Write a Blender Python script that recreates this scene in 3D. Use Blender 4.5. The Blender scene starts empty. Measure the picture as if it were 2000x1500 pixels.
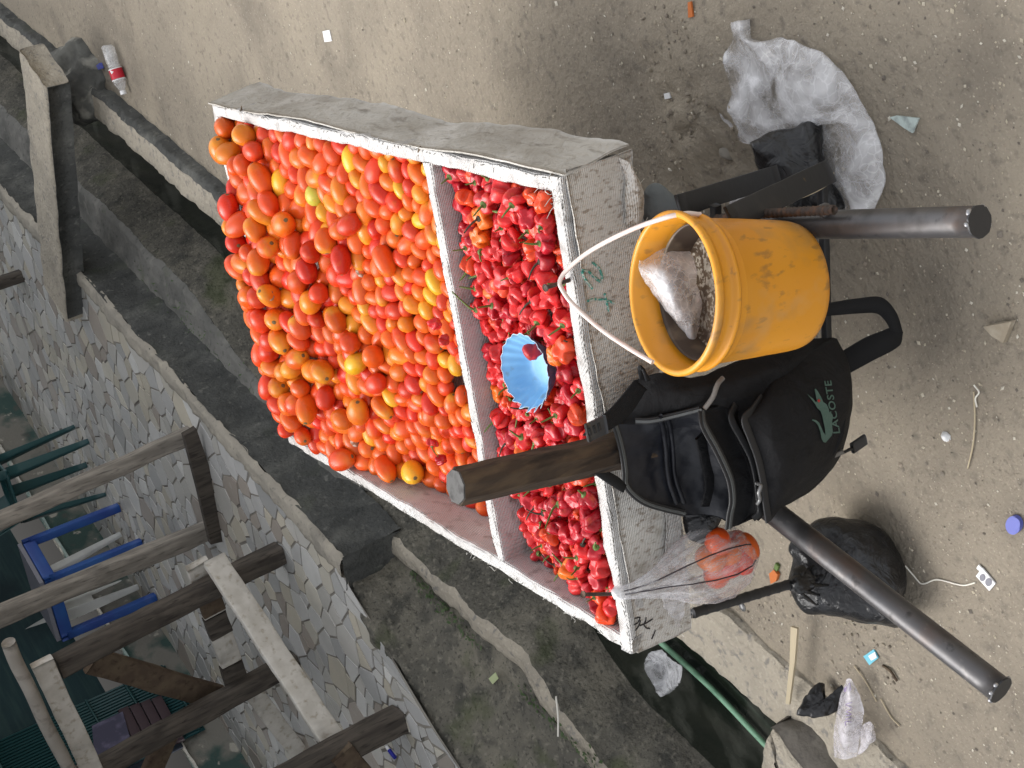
import bpy, math, random
import numpy as np
from mathutils import Vector
from mathutils.bvhtree import BVHTree
random.seed(7); RNG = np.random.default_rng(7)
SC = bpy.context.scene; COL = SC.collection
R = math.radians
# ------------------------------------------------------------------ camera, sky, sun, exposure
CAMZ, PITCH, ROLL, FPX = 1.9, R(28), R(22), 2888.0        # a phone held sideways, looking down at the cart
FW = np.array([0, math.cos(PITCH), -math.sin(PITCH)]); UPV = np.array([0, math.sin(PITCH), math.cos(PITCH)]); RT = np.array([1., 0, 0])
CAM = np.array([0, 0, CAMZ]); cr, sr = math.cos(ROLL), math.sin(ROLL)
px, py = -cr*UPV - sr*RT, -sr*UPV + cr*RT
cam = bpy.data.cameras.new('camera'); co = bpy.data.objects.new('camera', cam); COL.objects.link(co)
cam.sensor_width = 36; cam.lens = FPX/2000*36; cam.clip_end = 300; cam.clip_start = .05
from mathutils import Matrix
co.matrix_world = Matrix(((px[0], py[0], -FW[0], 0), (px[1], py[1], -FW[1], 0), (px[2], py[2], -FW[2], CAMZ), (0, 0, 0, 1)))
SC.camera = co
SUN_EL, SUN_AZ = R(58), R(-20)
w = bpy.data.worlds.new('World'); SC.world = w; w.use_nodes = True; wn = w.node_tree
bg = wn.nodes['Background']; sky = wn.nodes.new('ShaderNodeTexSky'); sky.sky_type = 'NISHITA'; sky.sun_disc = False
sky.sun_elevation = SUN_EL; sky.sun_rotation = SUN_AZ; sky.dust_density = 4.0; sky.air_density = 1.0; sky.ozone_density = 1.0
hs = wn.nodes.new('ShaderNodeHueSaturation'); hs.inputs['Saturation'].default_value = .16
wn.links.new(sky.outputs[0], hs.inputs['Color']); wn.links.new(hs.outputs[0], bg.inputs['Color']); bg.inputs['Strength'].default_value = .15
sl = bpy.data.lights.new('sun', 'SUN'); sl.energy = .9; sl.angle = R(48); sl.color = (1, .965, .92)
so = bpy.data.objects.new('sun', sl); COL.objects.link(so)
sd = Vector((math.sin(SUN_AZ)*math.cos(SUN_EL), math.cos(SUN_AZ)*math.cos(SUN_EL), math.sin(SUN_EL)))
so.rotation_euler = sd.to_track_quat('Z', 'Y').to_euler(); so.location = (0, 0, 8)
vs = SC.view_settings; vs.view_transform = 'Standard'; vs.look = 'None'; vs.gamma = 1; vs.exposure = 1.22
# ------------------------------------------------------------------ geometry helpers
def ray(x, y): return FPX*FW + (x-1000)*px - (y-750)*py
def at(x, y, z=0.):
    v = ray(x, y); return CAM + v*((z-CAMZ)/v[2])
def onplane(x, y, P0, n):
    v = ray(x, y); return CAM + v*(((P0-CAM)@n)/(v@n))
def proj(P):
    P = np.asarray(P, float).reshape(-1, 3)-CAM; z = P@FW
    return np.stack([1000+P@px/z*FPX, 750-P@py/z*FPX, z], 1)
TH = R(25); TV = np.array([math.sin(TH), math.cos(TH), 0]); TU = np.array([-math.cos(TH), math.sin(TH), 0])
RIM = .68; T0 = at(1093, 348, RIM)
def T(u, v, z): return T0 + u*TU + v*TV + np.array([0, 0, z-RIM])
def F(x, y, d): return onplane(x, y, T0-TV*d, TV)          # a point on an upright plane d metres in front of the tray's front board
DA = np.array([.64, .768, 0]); DA /= np.linalg.norm(DA); DC = np.array([-DA[1], DA[0], 0])
def D(s, t, z=0.): return s*DA + t*DC + np.array([0, 0, z])   # along / across the drain
def _h(i, seed):
    n = (i[..., 0]*73856093) ^ (i[..., 1]*19349663) ^ (i[..., 2]*83492791) ^ (seed*2654435 + 12345)
    n = (n ^ (n >> 13))*1274126177 & 0xffffffff
    n = (n ^ (n >> 16))*2246822519 & 0xffffffff
    return (n & 0xffff)/32767.5 - 1
def vnoise(P, scale, seed=0):
    P = np.asarray(P, float)*scale; i = np.floor(P).astype(np.int64); f = P-i; f = f*f*(3-2*f); o = 0
    for a in (0, 1):
        for b in (0, 1):
            for c in (0, 1):
                wgt = (f[..., 0] if a else 1-f[..., 0])*(f[..., 1] if b else 1-f[..., 1])*(f[..., 2] if c else 1-f[..., 2])
                o = o + wgt*_h(i+np.array([a, b, c]), seed)
    return o
def fbm(P, scale, octv=3, seed=0):
    o = 0; a = 1
    for k in range(octv): o = o + a*vnoise(P, scale*2**k, seed+k*17); a *= .5
    return o/1.75
def vec_noise(P, scale, amp, octv=2, seed=0):
    return np.stack([fbm(P, scale, octv, seed+k*101) for k in range(3)], -1)*amp
def tag(o, label=None, cat=None, group=None, kind=None):
    if label: o['label'] = label
    if cat: o['category'] = cat
    if group: o['group'] = group
    if kind: o['kind'] = kind
    return o
def empty(name, loc, label, cat, group=None):
    o = bpy.data.objects.new(name, None); COL.objects.link(o); o.location = Vector(loc); o.empty_display_size = .1
    return tag(o, label, cat, group)
def adopt(o, parent):
    o.parent = parent
    loc = Vector((0, 0, 0)); p = parent
    while p: loc += p.location if p.parent is None else Vector((0, 0, 0)); p = p.parent
    if parent.parent is None: o.matrix_parent_inverse = Matrix.Translation(-parent.location)
    return o
def obj(name, V, Fc, mat, parent=None, smooth=True, cols=None):
    me = bpy.data.meshes.new(name); V = np.asarray(V, float)
    me.from_pydata([tuple(p) for p in V], [], [tuple(int(q) for q in f) for f in Fc]); me.materials.append(mat)
    if smooth: me.polygons.foreach_set('use_smooth', [True]*len(me.polygons))
    if cols is not None:
        at_ = me.color_attributes.new('Col', 'FLOAT_COLOR', 'POINT'); at_.data.foreach_set('color', np.asarray(cols, 'f').ravel())
    me.update(); o = bpy.data.objects.new(name, me); COL.objects.link(o)
    if parent: adopt(o, parent)
    return o
class MB:
    def __init__(s): s.v = []; s.f = []; s.c = []; s.n = 0
    def add(s, V, Fc, col=None):
        V = np.asarray(V, float); s.v.append(V); s.f += [tuple(i+s.n for i in f) for f in Fc]; s.n += len(V)
        if col is not None: s.c.append(np.tile(np.array(list(col)+[1])[:4], (len(V), 1)))
        return s
    def build(s, name, mat, parent=None, smooth=True):
        return obj(name, np.concatenate(s.v), s.f, mat, parent, smooth, np.concatenate(s.c) if s.c else None)
def gridf(n, m, cu=False, cv=False, off=0):
    f = []
    for i in range(n if cu else n-1):
        for j in range(m if cv else m-1):
            a, b = i, (i+1) % n; c, d = j, (j+1) % m
            f.append((a*m+c+off, b*m+c+off, b*m+d+off, a*m+d+off))
    return f
def resample(P, n):
    P = np.asarray(P, float)
    if len(P) == 1: return np.repeat(P, n, 0)
    L = np.r_[0, np.cumsum(np.linalg.norm(np.diff(P, axis=0), axis=1))]; t = np.linspace(0, L[-1], n)
    if len(P) == 2: return P[0]+(P[1]-P[0])*(t/L[-1])[:, None]
    k = np.clip(np.searchsorted(L, t, 'right')-1, 0, len(P)-2); h = np.maximum(L[k+1]-L[k], 1e-9); x = ((t-L[k])/h)[:, None]
    def tan(i):
        a, b = np.clip(i-1, 0, len(P)-1), np.clip(i+1, 0, len(P)-1)
        return (P[b]-P[a])/np.maximum(L[b]-L[a], 1e-9)[:, None]
    m0, m1 = tan(k)*h[:, None], tan(k+1)*h[:, None]
    return (2*x**3-3*x**2+1)*P[k]+(x**3-2*x**2+x)*m0+(-2*x**3+3*x**2)*P[k+1]+(x**3-x**2)*m1
def rows_patch(rows, n, m):                                 # a smooth sheet through rows of points
    A = np.stack([resample(r, m) for r in rows])
    return np.stack([resample(A[:, j], n) for j in range(m)], 1)
def rrect(w, h, r=.2, k=3):                                 # rounded rectangle profile
    r = min(w, h)*r; out = []
    for cx, cy, a0 in ((w/2-r, h/2-r, 0), (-w/2+r, h/2-r, 90), (-w/2+r, -h/2+r, 180), (w/2-r, -h/2+r, 270)):
        for i in range(k+1): a = R(a0+90*i/k); out.append((cx+r*math.cos(a), cy+r*math.sin(a)))
    return np.array(out)
def circ(r, n=12): return np.array([(r*math.cos(2*math.pi*i/n), r*math.sin(2*math.pi*i/n)) for i in range(n)])
def dense(prof, step):
    out = []
    for a, b in zip(prof, np.roll(prof, -1, 0)):
        k = max(1, int(np.linalg.norm(b-a)/step+.5)); out += [a+(b-a)*i/k for i in range(k)]
    return np.array(out)
def sweep(path, prof, up=(0, 0, 1), scale=None, noise=None, caps=True):
    path = np.asarray(path, float); n = len(path); m = len(prof); up = np.asarray(up, float)
    tg = np.gradient(path, axis=0); tg /= np.maximum(np.linalg.norm(tg, axis=1), 1e-9)[:, None]
    V = []
    for i in range(n):
        u = up-tg[i]*(up@tg[i])
        if np.linalg.norm(u) < 1e-3: u = np.array([1., 0, 0])-tg[i]*tg[i][0]
        u /= np.linalg.norm(u); s = np.cross(tg[i], u); k = 1 if scale is None else scale[i]
        V.append(path[i]+(prof[:, :1]*s+prof[:, 1:]*u)*k)
    V = np.concatenate(V)
    if noise: V = V+vec_noise(V, *noise)
    f = gridf(n, m, False, True)
    if caps: f += [tuple(range(m))[::-1], tuple(range((n-1)*m, n*m))]
    return V, f
def line(a, b, n): return np.asarray(a, float)+(np.asarray(b, float)-np.asarray(a, float))*np.linspace(0, 1, n)[:, None]
def beam(a, b, w, h, up=(0, 0, 1), n=24, noise=(9, .003), r=.12):
    return sweep(line(a, b, n), dense(rrect(w, h, r, 2), .02), up, None, noise)
def tube(pts, r, n=60, k=10, scale=None):
    return sweep(resample(pts, n), circ(r, k), (0.13, .21, .97), scale)
def box(P, ax, sz):
    ax = [np.asarray(a, float)/np.linalg.norm(a) for a in ax]; V = []
    for i in (-1, 1):
        for j in (-1, 1):
            for k in (-1, 1): V.append(np.asarray(P)+ax[0]*i*sz[0]/2+ax[1]*j*sz[1]/2+ax[2]*k*sz[2]/2)
    return np.array(V), [(0, 1, 3, 2), (4, 6, 7, 5), (0, 4, 5, 1), (2, 3, 7, 6), (0, 2, 6, 4), (1, 5, 7, 3)]
def extrude(poly, nrm, th):
    P = np.asarray(poly, float); n = len(P); V = np.concatenate([P, P+np.asarray(nrm)*th])
    return V, [tuple(range(n))[::-1], tuple(range(n, 2*n))]+[(i, (i+1) % n, (i+1) % n+n, i+n) for i in range(n)]
def ribbon(A, B, n=40, th=.002):                            # strap between two edge polylines, with thickness
    a, b = resample(A, n), resample(B, n); t = np.gradient((a+b)/2, axis=0); nn = np.cross(t, b-a); nn /= np.maximum(np.linalg.norm(nn, axis=1), 1e-9)[:, None]
    V = np.stack([a-nn*th, b-nn*th, b+nn*th, a+nn*th], 1).reshape(-1, 3)
    return V, gridf(n, 4, False, True)+[(0, 1, 2, 3), (4*n-1, 4*n-2, 4*n-3, 4*n-4)]
def thick(A, nrm, th):                                      # closes a grid (n,m,3) into a shell of thickness th
    n, m = A.shape[:2]; B = A+np.asarray(nrm)*th
    V = np.concatenate([A.reshape(-1, 3), B.reshape(-1, 3)]); o = n*m
    f = gridf(n, m)+[tuple(i+o for i in q[::-1]) for q in gridf(n, m)]
    e = [i*m for i in range(n)]; e2 = [i*m+m-1 for i in range(n)]; e3 = list(range(m)); e4 = [(n-1)*m+j for j in range(m)]
    for L, fl in ((e, 0), (e2, 1), (e3, 1), (e4, 0)):
        for a, b in zip(L[:-1], L[1:]): f.append((a, b, b+o, a+o) if not fl else (b, a, a+o, b+o))
    return V, f
def puff(outline, C0, front, back, n=72, m=20, wr=(30, .004), flat=None, pw=.6):
    """a closed bag-like body whose outline is given around the point C0; front/back are its half depths towards / away from the viewer"""
    C0 = np.asarray(C0, float); vd = CAM-C0; vd /= np.linalg.norm(vd)
    O = resample(list(outline)+[outline[0]], n+1)[:-1]; P = np.array([onplane(x, y, C0, vd) for x, y in O]); ctr = P.mean(0); V = []
    for k in range(2*m+1):
        a = math.pi*k/(2*m); s = math.sin(a)**pw; z = math.cos(a)
        V.append(ctr+(P-ctr)*s+vd*(z*(front if z > 0 else back)))
    V = np.stack(V); sh = V.shape; V = V.reshape(-1, 3)
    V = V+vec_noise(V, wr[0], wr[1], 3, 5)
    if flat is not None: V[:, 2] = np.maximum(V[:, 2], flat)
    return V, gridf(sh[0], sh[1], False, True)
# ------------------------------------------------------------------ materials
def mat(name, col, rough=.8, layers=(), bump=(), spec=.4, metal=0, coat=0, src=None, coord='Object', sss=0, trans=0, roughvar=None):
    m = bpy.data.materials.new(name); m.use_nodes = True; nt = m.node_tree; N = nt.nodes; L = nt.links; b = N['Principled BSDF']
    b.inputs['Roughness'].default_value = rough; b.inputs['Specular IOR Level'].default_value = spec; b.inputs['Metallic'].default_value = metal
    b.inputs['Coat Weight'].default_value = coat; b.inputs['Coat Roughness'].default_value = .15
    if sss: b.inputs['Subsurface Weight'].default_value = sss; b.inputs['Subsurface Radius'].default_value = (.01, .004, .002); b.inputs['Subsurface Scale'].default_value = .5
    if trans: b.inputs['Transmission Weight'].default_value = trans
    if coord == 'World': g = N.new('ShaderNodeNewGeometry'); co_ = g.outputs['Position']
    else: g = N.new('ShaderNodeTexCoord'); co_ = g.outputs[coord]
    def tex(s, d=3, kind='noise', rot=0, dis=0):
        mp = N.new('ShaderNodeMapping'); L.new(co_, mp.inputs['Vector']); mp.inputs['Scale'].default_value = s if hasattr(s, '__len__') else (s, s, s)
        if rot: mp.inputs['Rotation'].default_value = rot if hasattr(rot, '__len__') else (0, 0, rot)
        if kind == 'noise':
            t = N.new('ShaderNodeTexNoise'); t.inputs['Scale'].default_value = 1; t.inputs['Detail'].default_value = d; t.inputs['Distortion'].default_value = dis; out = t.outputs['Fac']
        elif kind == 'vor':
            t = N.new('ShaderNodeTexVoronoi'); t.inputs['Scale'].default_value = 1; out = t.outputs['Distance']
        else:
            t = N.new('ShaderNodeTexWave'); t.inputs['Scale'].default_value = 1; t.inputs['Distortion'].default_value = dis; t.bands_direction = kind; t.inputs['Detail'].default_value = d; out = t.outputs['Fac']
        L.new(mp.outputs[0], t.inputs['Vector']); return out
    def ramp(o, lo, hi):
        r = N.new('ShaderNodeMapRange'); r.clamp = True; L.new(o, r.inputs['Value']); r.inputs['From Min'].default_value = lo; r.inputs['From Max'].default_value = hi; return r
    if src == 'obj': o = N.new('ShaderNodeObjectInfo'); cur = o.outputs['Color']
    elif src == 'attr': o = N.new('ShaderNodeAttribute'); o.attribute_name = 'Col'; cur = o.outputs['Color']
    else: o = N.new('ShaderNodeRGB'); o.outputs[0].default_value = (*col, 1); cur = o.outputs[0]
    for l in layers:
        t = ramp(tex(l['s'], l.get('d', 4), l.get('k', 'noise'), l.get('rot', 0), l.get('dis', 0)), l.get('lo', .45), l.get('hi', .65)); wv = l.get('w', 1)
        t.inputs['To Max'].default_value = wv
        x = N.new('ShaderNodeMix'); x.data_type = 'RGBA'; x.blend_type = l.get('b', 'MIX'); L.new(t.outputs[0], x.inputs['Factor']); L.new(cur, x.inputs['A']); x.inputs['B'].default_value = (*l['c'], 1); cur = x.outputs['Result']
    L.new(cur, b.inputs['Base Color'])
    nrm = None
    for q in bump:
        bp = N.new('ShaderNodeBump'); bp.inputs['Strength'].default_value = q.get('w', .5); bp.inputs['Distance'].default_value = q['h']
        L.new(tex(q['s'], q.get('d', 4), q.get('k', 'noise'), q.get('rot', 0), q.get('dis', 0)), bp.inputs['Height'])
        if nrm: L.new(nrm, bp.inputs['Normal'])
        nrm = bp.outputs[0]
    if nrm: L.new(nrm, b.inputs['Normal'])
    if roughvar:
        t = ramp(tex(roughvar[0]), .35, .65); t.inputs['To Min'].default_value = roughvar[1]; t.inputs['To Max'].default_value = roughvar[2]; L.new(t.outputs[0], b.inputs['Roughness'])
    return m
def film(name, col, lo, hi, scale=30, rough=.25, tcol=(1, 1, 1), stretch=None, dis=.25, cl=.2, cs=2.2):    # thin clear plastic: see-through, milky where it creases
    m = bpy.data.materials.new(name); m.use_nodes = True; N = m.node_tree.nodes; L = m.node_tree.links; b = N['Principled BSDF']; out = N['Material Output']
    b.inputs['Base Color'].default_value = (*col, 1); b.inputs['Roughness'].default_value = rough; b.inputs['Specular IOR Level'].default_value = .6
    t = N.new('ShaderNodeBsdfTransparent'); t.inputs[0].default_value = (*tcol, 1); mx = N.new('ShaderNodeMixShader')
    tc = N.new('ShaderNodeTexCoord'); mp = N.new('ShaderNodeMapping'); mp.inputs['Scale'].default_value = stretch or (scale,)*3; L.new(tc.outputs['Object'], mp.inputs['Vector'])
    n = N.new('ShaderNodeTexNoise'); n.inputs['Scale'].default_value = 1; n.inputs['Detail'].default_value = 5; n.inputs['Distortion'].default_value = dis; L.new(mp.outputs[0], n.inputs['Vector'])
    r = N.new('ShaderNodeMapRange'); L.new(n.outputs['Fac'], r.inputs['Value']); r.inputs['From Min'].default_value = .35; r.inputs['From Max'].default_value = .68; r.inputs['To Min'].default_value = lo; r.inputs['To Max'].default_value = hi
    wd2 = N.new('ShaderNodeVectorMath'); wd2.operation = 'MULTIPLY_ADD'; L.new(n.outputs['Color'], wd2.inputs[0]); wd2.inputs[1].default_value = (1.7, 1.7, 1.7); L.new(mp.outputs[0], wd2.inputs[2])
    vo = N.new('ShaderNodeTexVoronoi'); vo.feature = 'DISTANCE_TO_EDGE'; vo.inputs['Scale'].default_value = cs; L.new(wd2.outputs[0], vo.inputs['Vector'])
    cr_ = N.new('ShaderNodeMapRange'); L.new(vo.outputs['Distance'], cr_.inputs['Value']); cr_.inputs['From Min'].default_value = 0; cr_.inputs['From Max'].default_value = .07; cr_.inputs['To Min'].default_value = cl; cr_.inputs['To Max'].default_value = 0
    ad_ = N.new('ShaderNodeMath'); ad_.operation = 'ADD'; ad_.use_clamp = True; L.new(r.outputs[0], ad_.inputs[0]); L.new(cr_.outputs[0], ad_.inputs[1])
    L.new(ad_.outputs[0], mx.inputs[0]); L.new(t.outputs[0], mx.inputs[1]); L.new(b.outputs[0], mx.inputs[2]); L.new(mx.outputs[0], out.inputs['Surface'])
    bp = N.new('ShaderNodeBump'); bp.inputs['Strength'].default_value = .3; bp.inputs['Distance'].default_value = .003; L.new(n.outputs['Fac'], bp.inputs['Height']); L.new(bp.outputs[0], b.inputs['Normal'])
    return m
def plain(name, c, rough=.6, **k): return mat(name, c, rough, **k)
M = {}
M['sand'] = mat('sand', (.27, .235, .185), .95, [dict(c=(.15, .13, .105), s=1.3, lo=.45, hi=.7, w=.6), dict(c=(.14, .122, .1), s=3.4, d=9, lo=.53, hi=.68, w=.55), dict(c=(.33, .29, .225), s=.7, d=6, lo=.5, hi=.7, w=.5), dict(c=(.36, .31, .235), s=2.3, lo=.5, hi=.75, w=.6),
    dict(c=(.12, .105, .09), s=38, lo=.56, hi=.72, w=.55), dict(c=(.44, .39, .31), s=150, lo=.6, hi=.75, w=.6), dict(c=(.12, .10, .085), s=110, lo=.62, hi=.74, w=.5)],
    [dict(s=8, h=.02, w=.35), dict(s=26, h=.012, w=.45), dict(s=70, h=.009, w=.7), dict(s=240, h=.003, w=.6)], spec=.15)
CONC = [dict(c=(.17, .16, .14), s=5, lo=.42, hi=.7, w=.6), dict(c=(.44, .40, .32), s=22, lo=.5, hi=.75, w=.6), dict(c=(.1, .1, .09), s=55, lo=.6, hi=.75, w=.6)]
CB = [dict(s=25, h=.012, w=.6), dict(s=110, h=.004, w=.6)]
M['cement'] = mat('cement', (.33, .30, .25), .92, CONC, CB, spec=.2)
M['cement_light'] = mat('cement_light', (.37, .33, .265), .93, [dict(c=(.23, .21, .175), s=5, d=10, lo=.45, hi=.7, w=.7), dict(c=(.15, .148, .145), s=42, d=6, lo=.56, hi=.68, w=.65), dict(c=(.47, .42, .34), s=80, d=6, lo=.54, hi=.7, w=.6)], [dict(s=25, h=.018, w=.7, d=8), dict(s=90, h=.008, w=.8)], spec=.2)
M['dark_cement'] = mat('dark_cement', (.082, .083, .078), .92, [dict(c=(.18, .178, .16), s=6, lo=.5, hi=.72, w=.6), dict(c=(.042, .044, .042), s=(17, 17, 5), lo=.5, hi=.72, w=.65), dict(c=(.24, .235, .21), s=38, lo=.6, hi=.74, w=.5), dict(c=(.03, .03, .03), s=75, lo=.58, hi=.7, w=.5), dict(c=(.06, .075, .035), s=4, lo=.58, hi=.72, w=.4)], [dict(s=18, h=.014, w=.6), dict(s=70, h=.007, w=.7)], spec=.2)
M['moss_cement'] = mat('moss_cement', (.115, .108, .09), .95, [dict(c=(.23, .21, .165), s=4.5, d=12, lo=.47, hi=.7, w=.75), dict(c=(.045, .046, .042), s=14, d=12, lo=.5, hi=.68, w=.7), dict(c=(.26, .24, .195), s=55, d=8, lo=.55, hi=.7, w=.55), dict(c=(.025, .026, .024), s=90, d=6, lo=.56, hi=.68, w=.6), dict(c=(.05, .07, .02), s=5, d=8, lo=.57, hi=.68, w=.5)], [dict(s=16, h=.025, w=.7, d=8), dict(s=80, h=.008, w=.8, d=8)], spec=.15)
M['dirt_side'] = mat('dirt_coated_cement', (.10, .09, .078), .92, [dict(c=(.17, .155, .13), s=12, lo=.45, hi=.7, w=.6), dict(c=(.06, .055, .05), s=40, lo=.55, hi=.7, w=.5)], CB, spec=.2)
M['rubble'] = mat('cement_rubble', (.11, .11, .1), .92, [dict(c=(.3, .29, .25), s=14, lo=.54, hi=.68, w=.8), dict(c=(.05, .05, .048), s=9, lo=.5, hi=.65, w=.7)], CB, spec=.2)
M['grey_cement'] = mat('grey_cement', (.17, .165, .15), .93, [dict(c=(.09, .09, .083), s=4, lo=.45, hi=.65, w=.8), dict(c=(.26, .25, .22), s=16, lo=.52, hi=.72, w=.6), dict(c=(.06, .06, .055), s=45, lo=.58, hi=.7, w=.5), dict(c=(.07, .085, .04), s=6, lo=.6, hi=.7, w=.4)], CB, spec=.2)
M['water'] = mat('drain_water', (.012, .015, .011), .12, [dict(c=(.075, .078, .065), s=7, lo=.48, hi=.66, w=.7), dict(c=(.16, .17, .14), s=60, lo=.72, hi=.76, w=.7)], [dict(s=14, h=.003, w=.3)], spec=.5)
M['grout'] = mat('grout', (.28, .26, .225), .95, [dict(c=(.15, .135, .12), s=6, lo=.45, hi=.7)], [dict(s=60, h=.005)], spec=.15)
TL = [dict(c=(.3, .29, .27), s=9, lo=.5, hi=.75, w=.35), dict(c=(.5, .48, .44), s=30, lo=.6, hi=.75, w=.3)]
M['tile'] = mat('marble_tile', (1, 1, 1), .5, TL, [dict(s=50, h=.002, w=.4)], src='obj', coord='World', spec=.4)
M['tile_mass'] = mat('marble_tile_far', (1, 1, 1), .5, TL, [dict(s=50, h=.002, w=.4)], src='attr', coord='World', spec=.4)
def wood(n, c, c2, c3, st): return mat(n, c, .85, [dict(c=c2, s=st, lo=.4, hi=.65, d=5), dict(c=c3, s=tuple(q*2.2 for q in st), lo=.55, hi=.7, w=.8), dict(c=tuple(q*.4 for q in c), s=7, lo=.6, hi=.75, w=.6)], [dict(s=st, h=.006, w=.6)], spec=.2)
ST = (40, 40, 6)
M['grey_wood'] = wood('weathered_wood', (.2, .18, .155), (.32, .29, .25), (.1, .09, .08), ST)
M['dark_wood'] = wood('dark_wood', (.055, .047, .04), (.1, .085, .07), (.025, .021, .018), ST)
M['log'] = wood('grey_log', (.3, .275, .24), (.38, .35, .31), (.17, .15, .13), (9, 9, 9))
M['pale_wood'] = wood('pale_wood', (.46, .43, .38), (.56, .53, .48), (.3, .26, .2), (18, 18, 18))
M['brown_wood'] = wood('brown_wood', (.085, .06, .043), (.12, .09, .06), (.05, .035, .025), (20, 20, 20))
M['post_wood'] = mat('old_timber', (.05, .036, .026), .85, [dict(c=(.095, .066, .042), s=(60, 60, 14), rot=(.5, .5, 0), lo=.42, hi=.68, d=6), dict(c=(.018, .014, .012), s=(50, 50, 9), rot=(.5, .5, 0), lo=.55, hi=.7)], [dict(s=(70, 70, 14), rot=(.5, .5, 0), h=.006, w=.8)], spec=.25)
WV = dict(k='X', s=(150, 150, 150), dis=.6)
def sack(n, c, dirt, amt):
    return mat(n, c, .75, [dict(c=dirt, s=5, lo=.45, hi=.75, w=amt), dict(c=tuple(q*.6 for q in dirt), s=(38, 38, 60), lo=.55, hi=.72, w=amt), dict(c=(.12, .085, .065), s=21, lo=.68, hi=.76, w=.7)],
        [dict(s=(95, 95, 95), k='Z', h=.0022, w=.8, dis=.5), dict(s=(60, 60, 60), k='X', h=.0018, w=.7, dis=.6, rot=-TH), dict(s=14, h=.008, w=.4)], spec=.3)
M['sack'] = sack('white_woven_sack', (.53, .52, .505), (.36, .32, .29), .6)
M['sack_dirty'] = mat('dirty_woven_sack', (.56, .54, .505), .78, [dict(c=(.40, .365, .32), s=5, lo=.42, hi=.7, w=.7), dict(c=(.22, .17, .125), s=(130, 130, 75), lo=.54, hi=.66, w=.7), dict(c=(.3, .26, .21), s=(28, 28, 28), lo=.6, hi=.74, w=.6), dict(c=(.1, .07, .05), s=22, lo=.7, hi=.76, w=.6)], [dict(s=(95, 95, 95), k='Z', h=.002, w=.6, dis=2.5, d=3), dict(s=(60, 60, 60), k='X', h=.0016, w=.5, dis=2.5, rot=-TH), dict(s=12, h=.012, w=.5)], spec=.25)
M['sack_grey'] = mat('grey_woven_sack', (.44, .42, .385), .8, [dict(c=(.29, .265, .23), s=(3, 3, 9), lo=.42, hi=.68, w=.75), dict(c=(.55, .53, .5), s=9, lo=.52, hi=.7, w=.7), dict(c=(.16, .14, .115), s=(14, 14, 50), lo=.6, hi=.74, w=.7), dict(c=(.2, .18, .15), s=60, lo=.6, hi=.72, w=.5)], [dict(s=6, h=.025, w=.6, dis=1), dict(s=24, h=.012, w=.6, dis=1.5), dict(s=120, h=.003, w=.5)], spec=.25)
M['sack_stained'] = sack('stained_woven_sack', (.62, .56, .54), (.42, .2, .16), .7)
M['thread'] = plain('sack_thread', (.62, .6, .55), .7)
M['steel'] = mat('dark_steel', (.075, .075, .08), .42, [dict(c=(.2, .19, .18), s=(25, 25, 60), lo=.64, hi=.72, w=.5), dict(c=(.14, .13, .125), s=6, lo=.4, hi=.7, w=.7), dict(c=(.12, .07, .045), s=9, d=7, lo=.54, hi=.7, w=.6), dict(c=(.025, .024, .024), s=16, d=8, lo=.54, hi=.68, w=.6), dict(c=(.02, .02, .02), s=40, lo=.62, hi=.7, w=.6)], [dict(s=60, h=.001, w=.4)], metal=.55, spec=.5)
M['black_steel'] = mat('black_steel', (.022, .023, .026), .5, [dict(c=(.06, .055, .05), s=14, lo=.55, hi=.75, w=.7), dict(c=(.2, .13, .05), s=35, lo=.7, hi=.74, w=.6)], [dict(s=80, h=.001, w=.4)], spec=.5)
M['rust'] = mat('rusty_steel', (.06, .045, .038), .7, [dict(c=(.12, .065, .04), s=60, lo=.5, hi=.7)], [dict(s=90, h=.002)], metal=.3)
M['weld'] = mat('weld_metal', (.35, .35, .36), .3, metal=.9)
M['yellow'] = mat('yellow_plastic', (.64, .275, .018), .38, [dict(c=(.62, .23, .01), s=5, lo=.4, hi=.7, w=.6), dict(c=(.28, .18, .085), s=(13, 13, 13), d=8, lo=.54, hi=.72, w=.6), dict(c=(.24, .125, .04), s=(60, 60, 30), d=6, lo=.585, hi=.68, w=.6), dict(c=(.5, .33, .16), s=9, lo=.6, hi=.75, w=.5), dict(c=(.6, .06, .01), s=26, lo=.735, hi=.76, w=.7)], [dict(s=40, h=.001, w=.2)], spec=.45)
M['tin'] = mat('rusty_tin', (.12, .085, .055), .6, [dict(c=(.5, .47, .4), s=(150, 150, 150), lo=.48, hi=.56, w=.8), dict(c=(.05, .03, .02), s=22, lo=.5, hi=.7)], metal=.4)
M['tin_dark'] = mat('tin_wall', (.06, .045, .035), .45, [dict(c=(.14, .11, .08), s=25, lo=.5, hi=.7)], metal=.5)
M['strap_white'] = plain('white_plastic_strap', (.68, .58, .53), .35, layers=[dict(c=(.62, .35, .3), s=12, lo=.55, hi=.75, w=.6)])
M['blue_tin'] = mat('blue_painted_tin', (.22, .46, .70), .4, [dict(c=(.11, .32, .6), s=12, lo=.4, hi=.7), dict(c=(.16, .2, .2), s=28, lo=.62, hi=.72, w=.7), dict(c=(.3, .52, .72), s=40, lo=.62, hi=.75, w=.6)], [dict(s=40, h=.0015, w=.4)], spec=.4)
M['blue_edge'] = plain('worn_blue_edge', (.45, .62, .72), .5)
M['fabric'] = mat('black_bag_cloth', (.0075, .0075, .0085), .75, [dict(c=(.016, .0155, .016), s=5, lo=.45, hi=.75, w=.7), dict(c=(.04, .037, .033), s=26, lo=.64, hi=.8, w=.35)], [dict(s=(300, 300, 300), k='Z', h=.0008, w=.4), dict(s=11, h=.02, w=.55, dis=1.2), dict(s=34, h=.006, w=.4, dis=1)], spec=.22)
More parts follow.
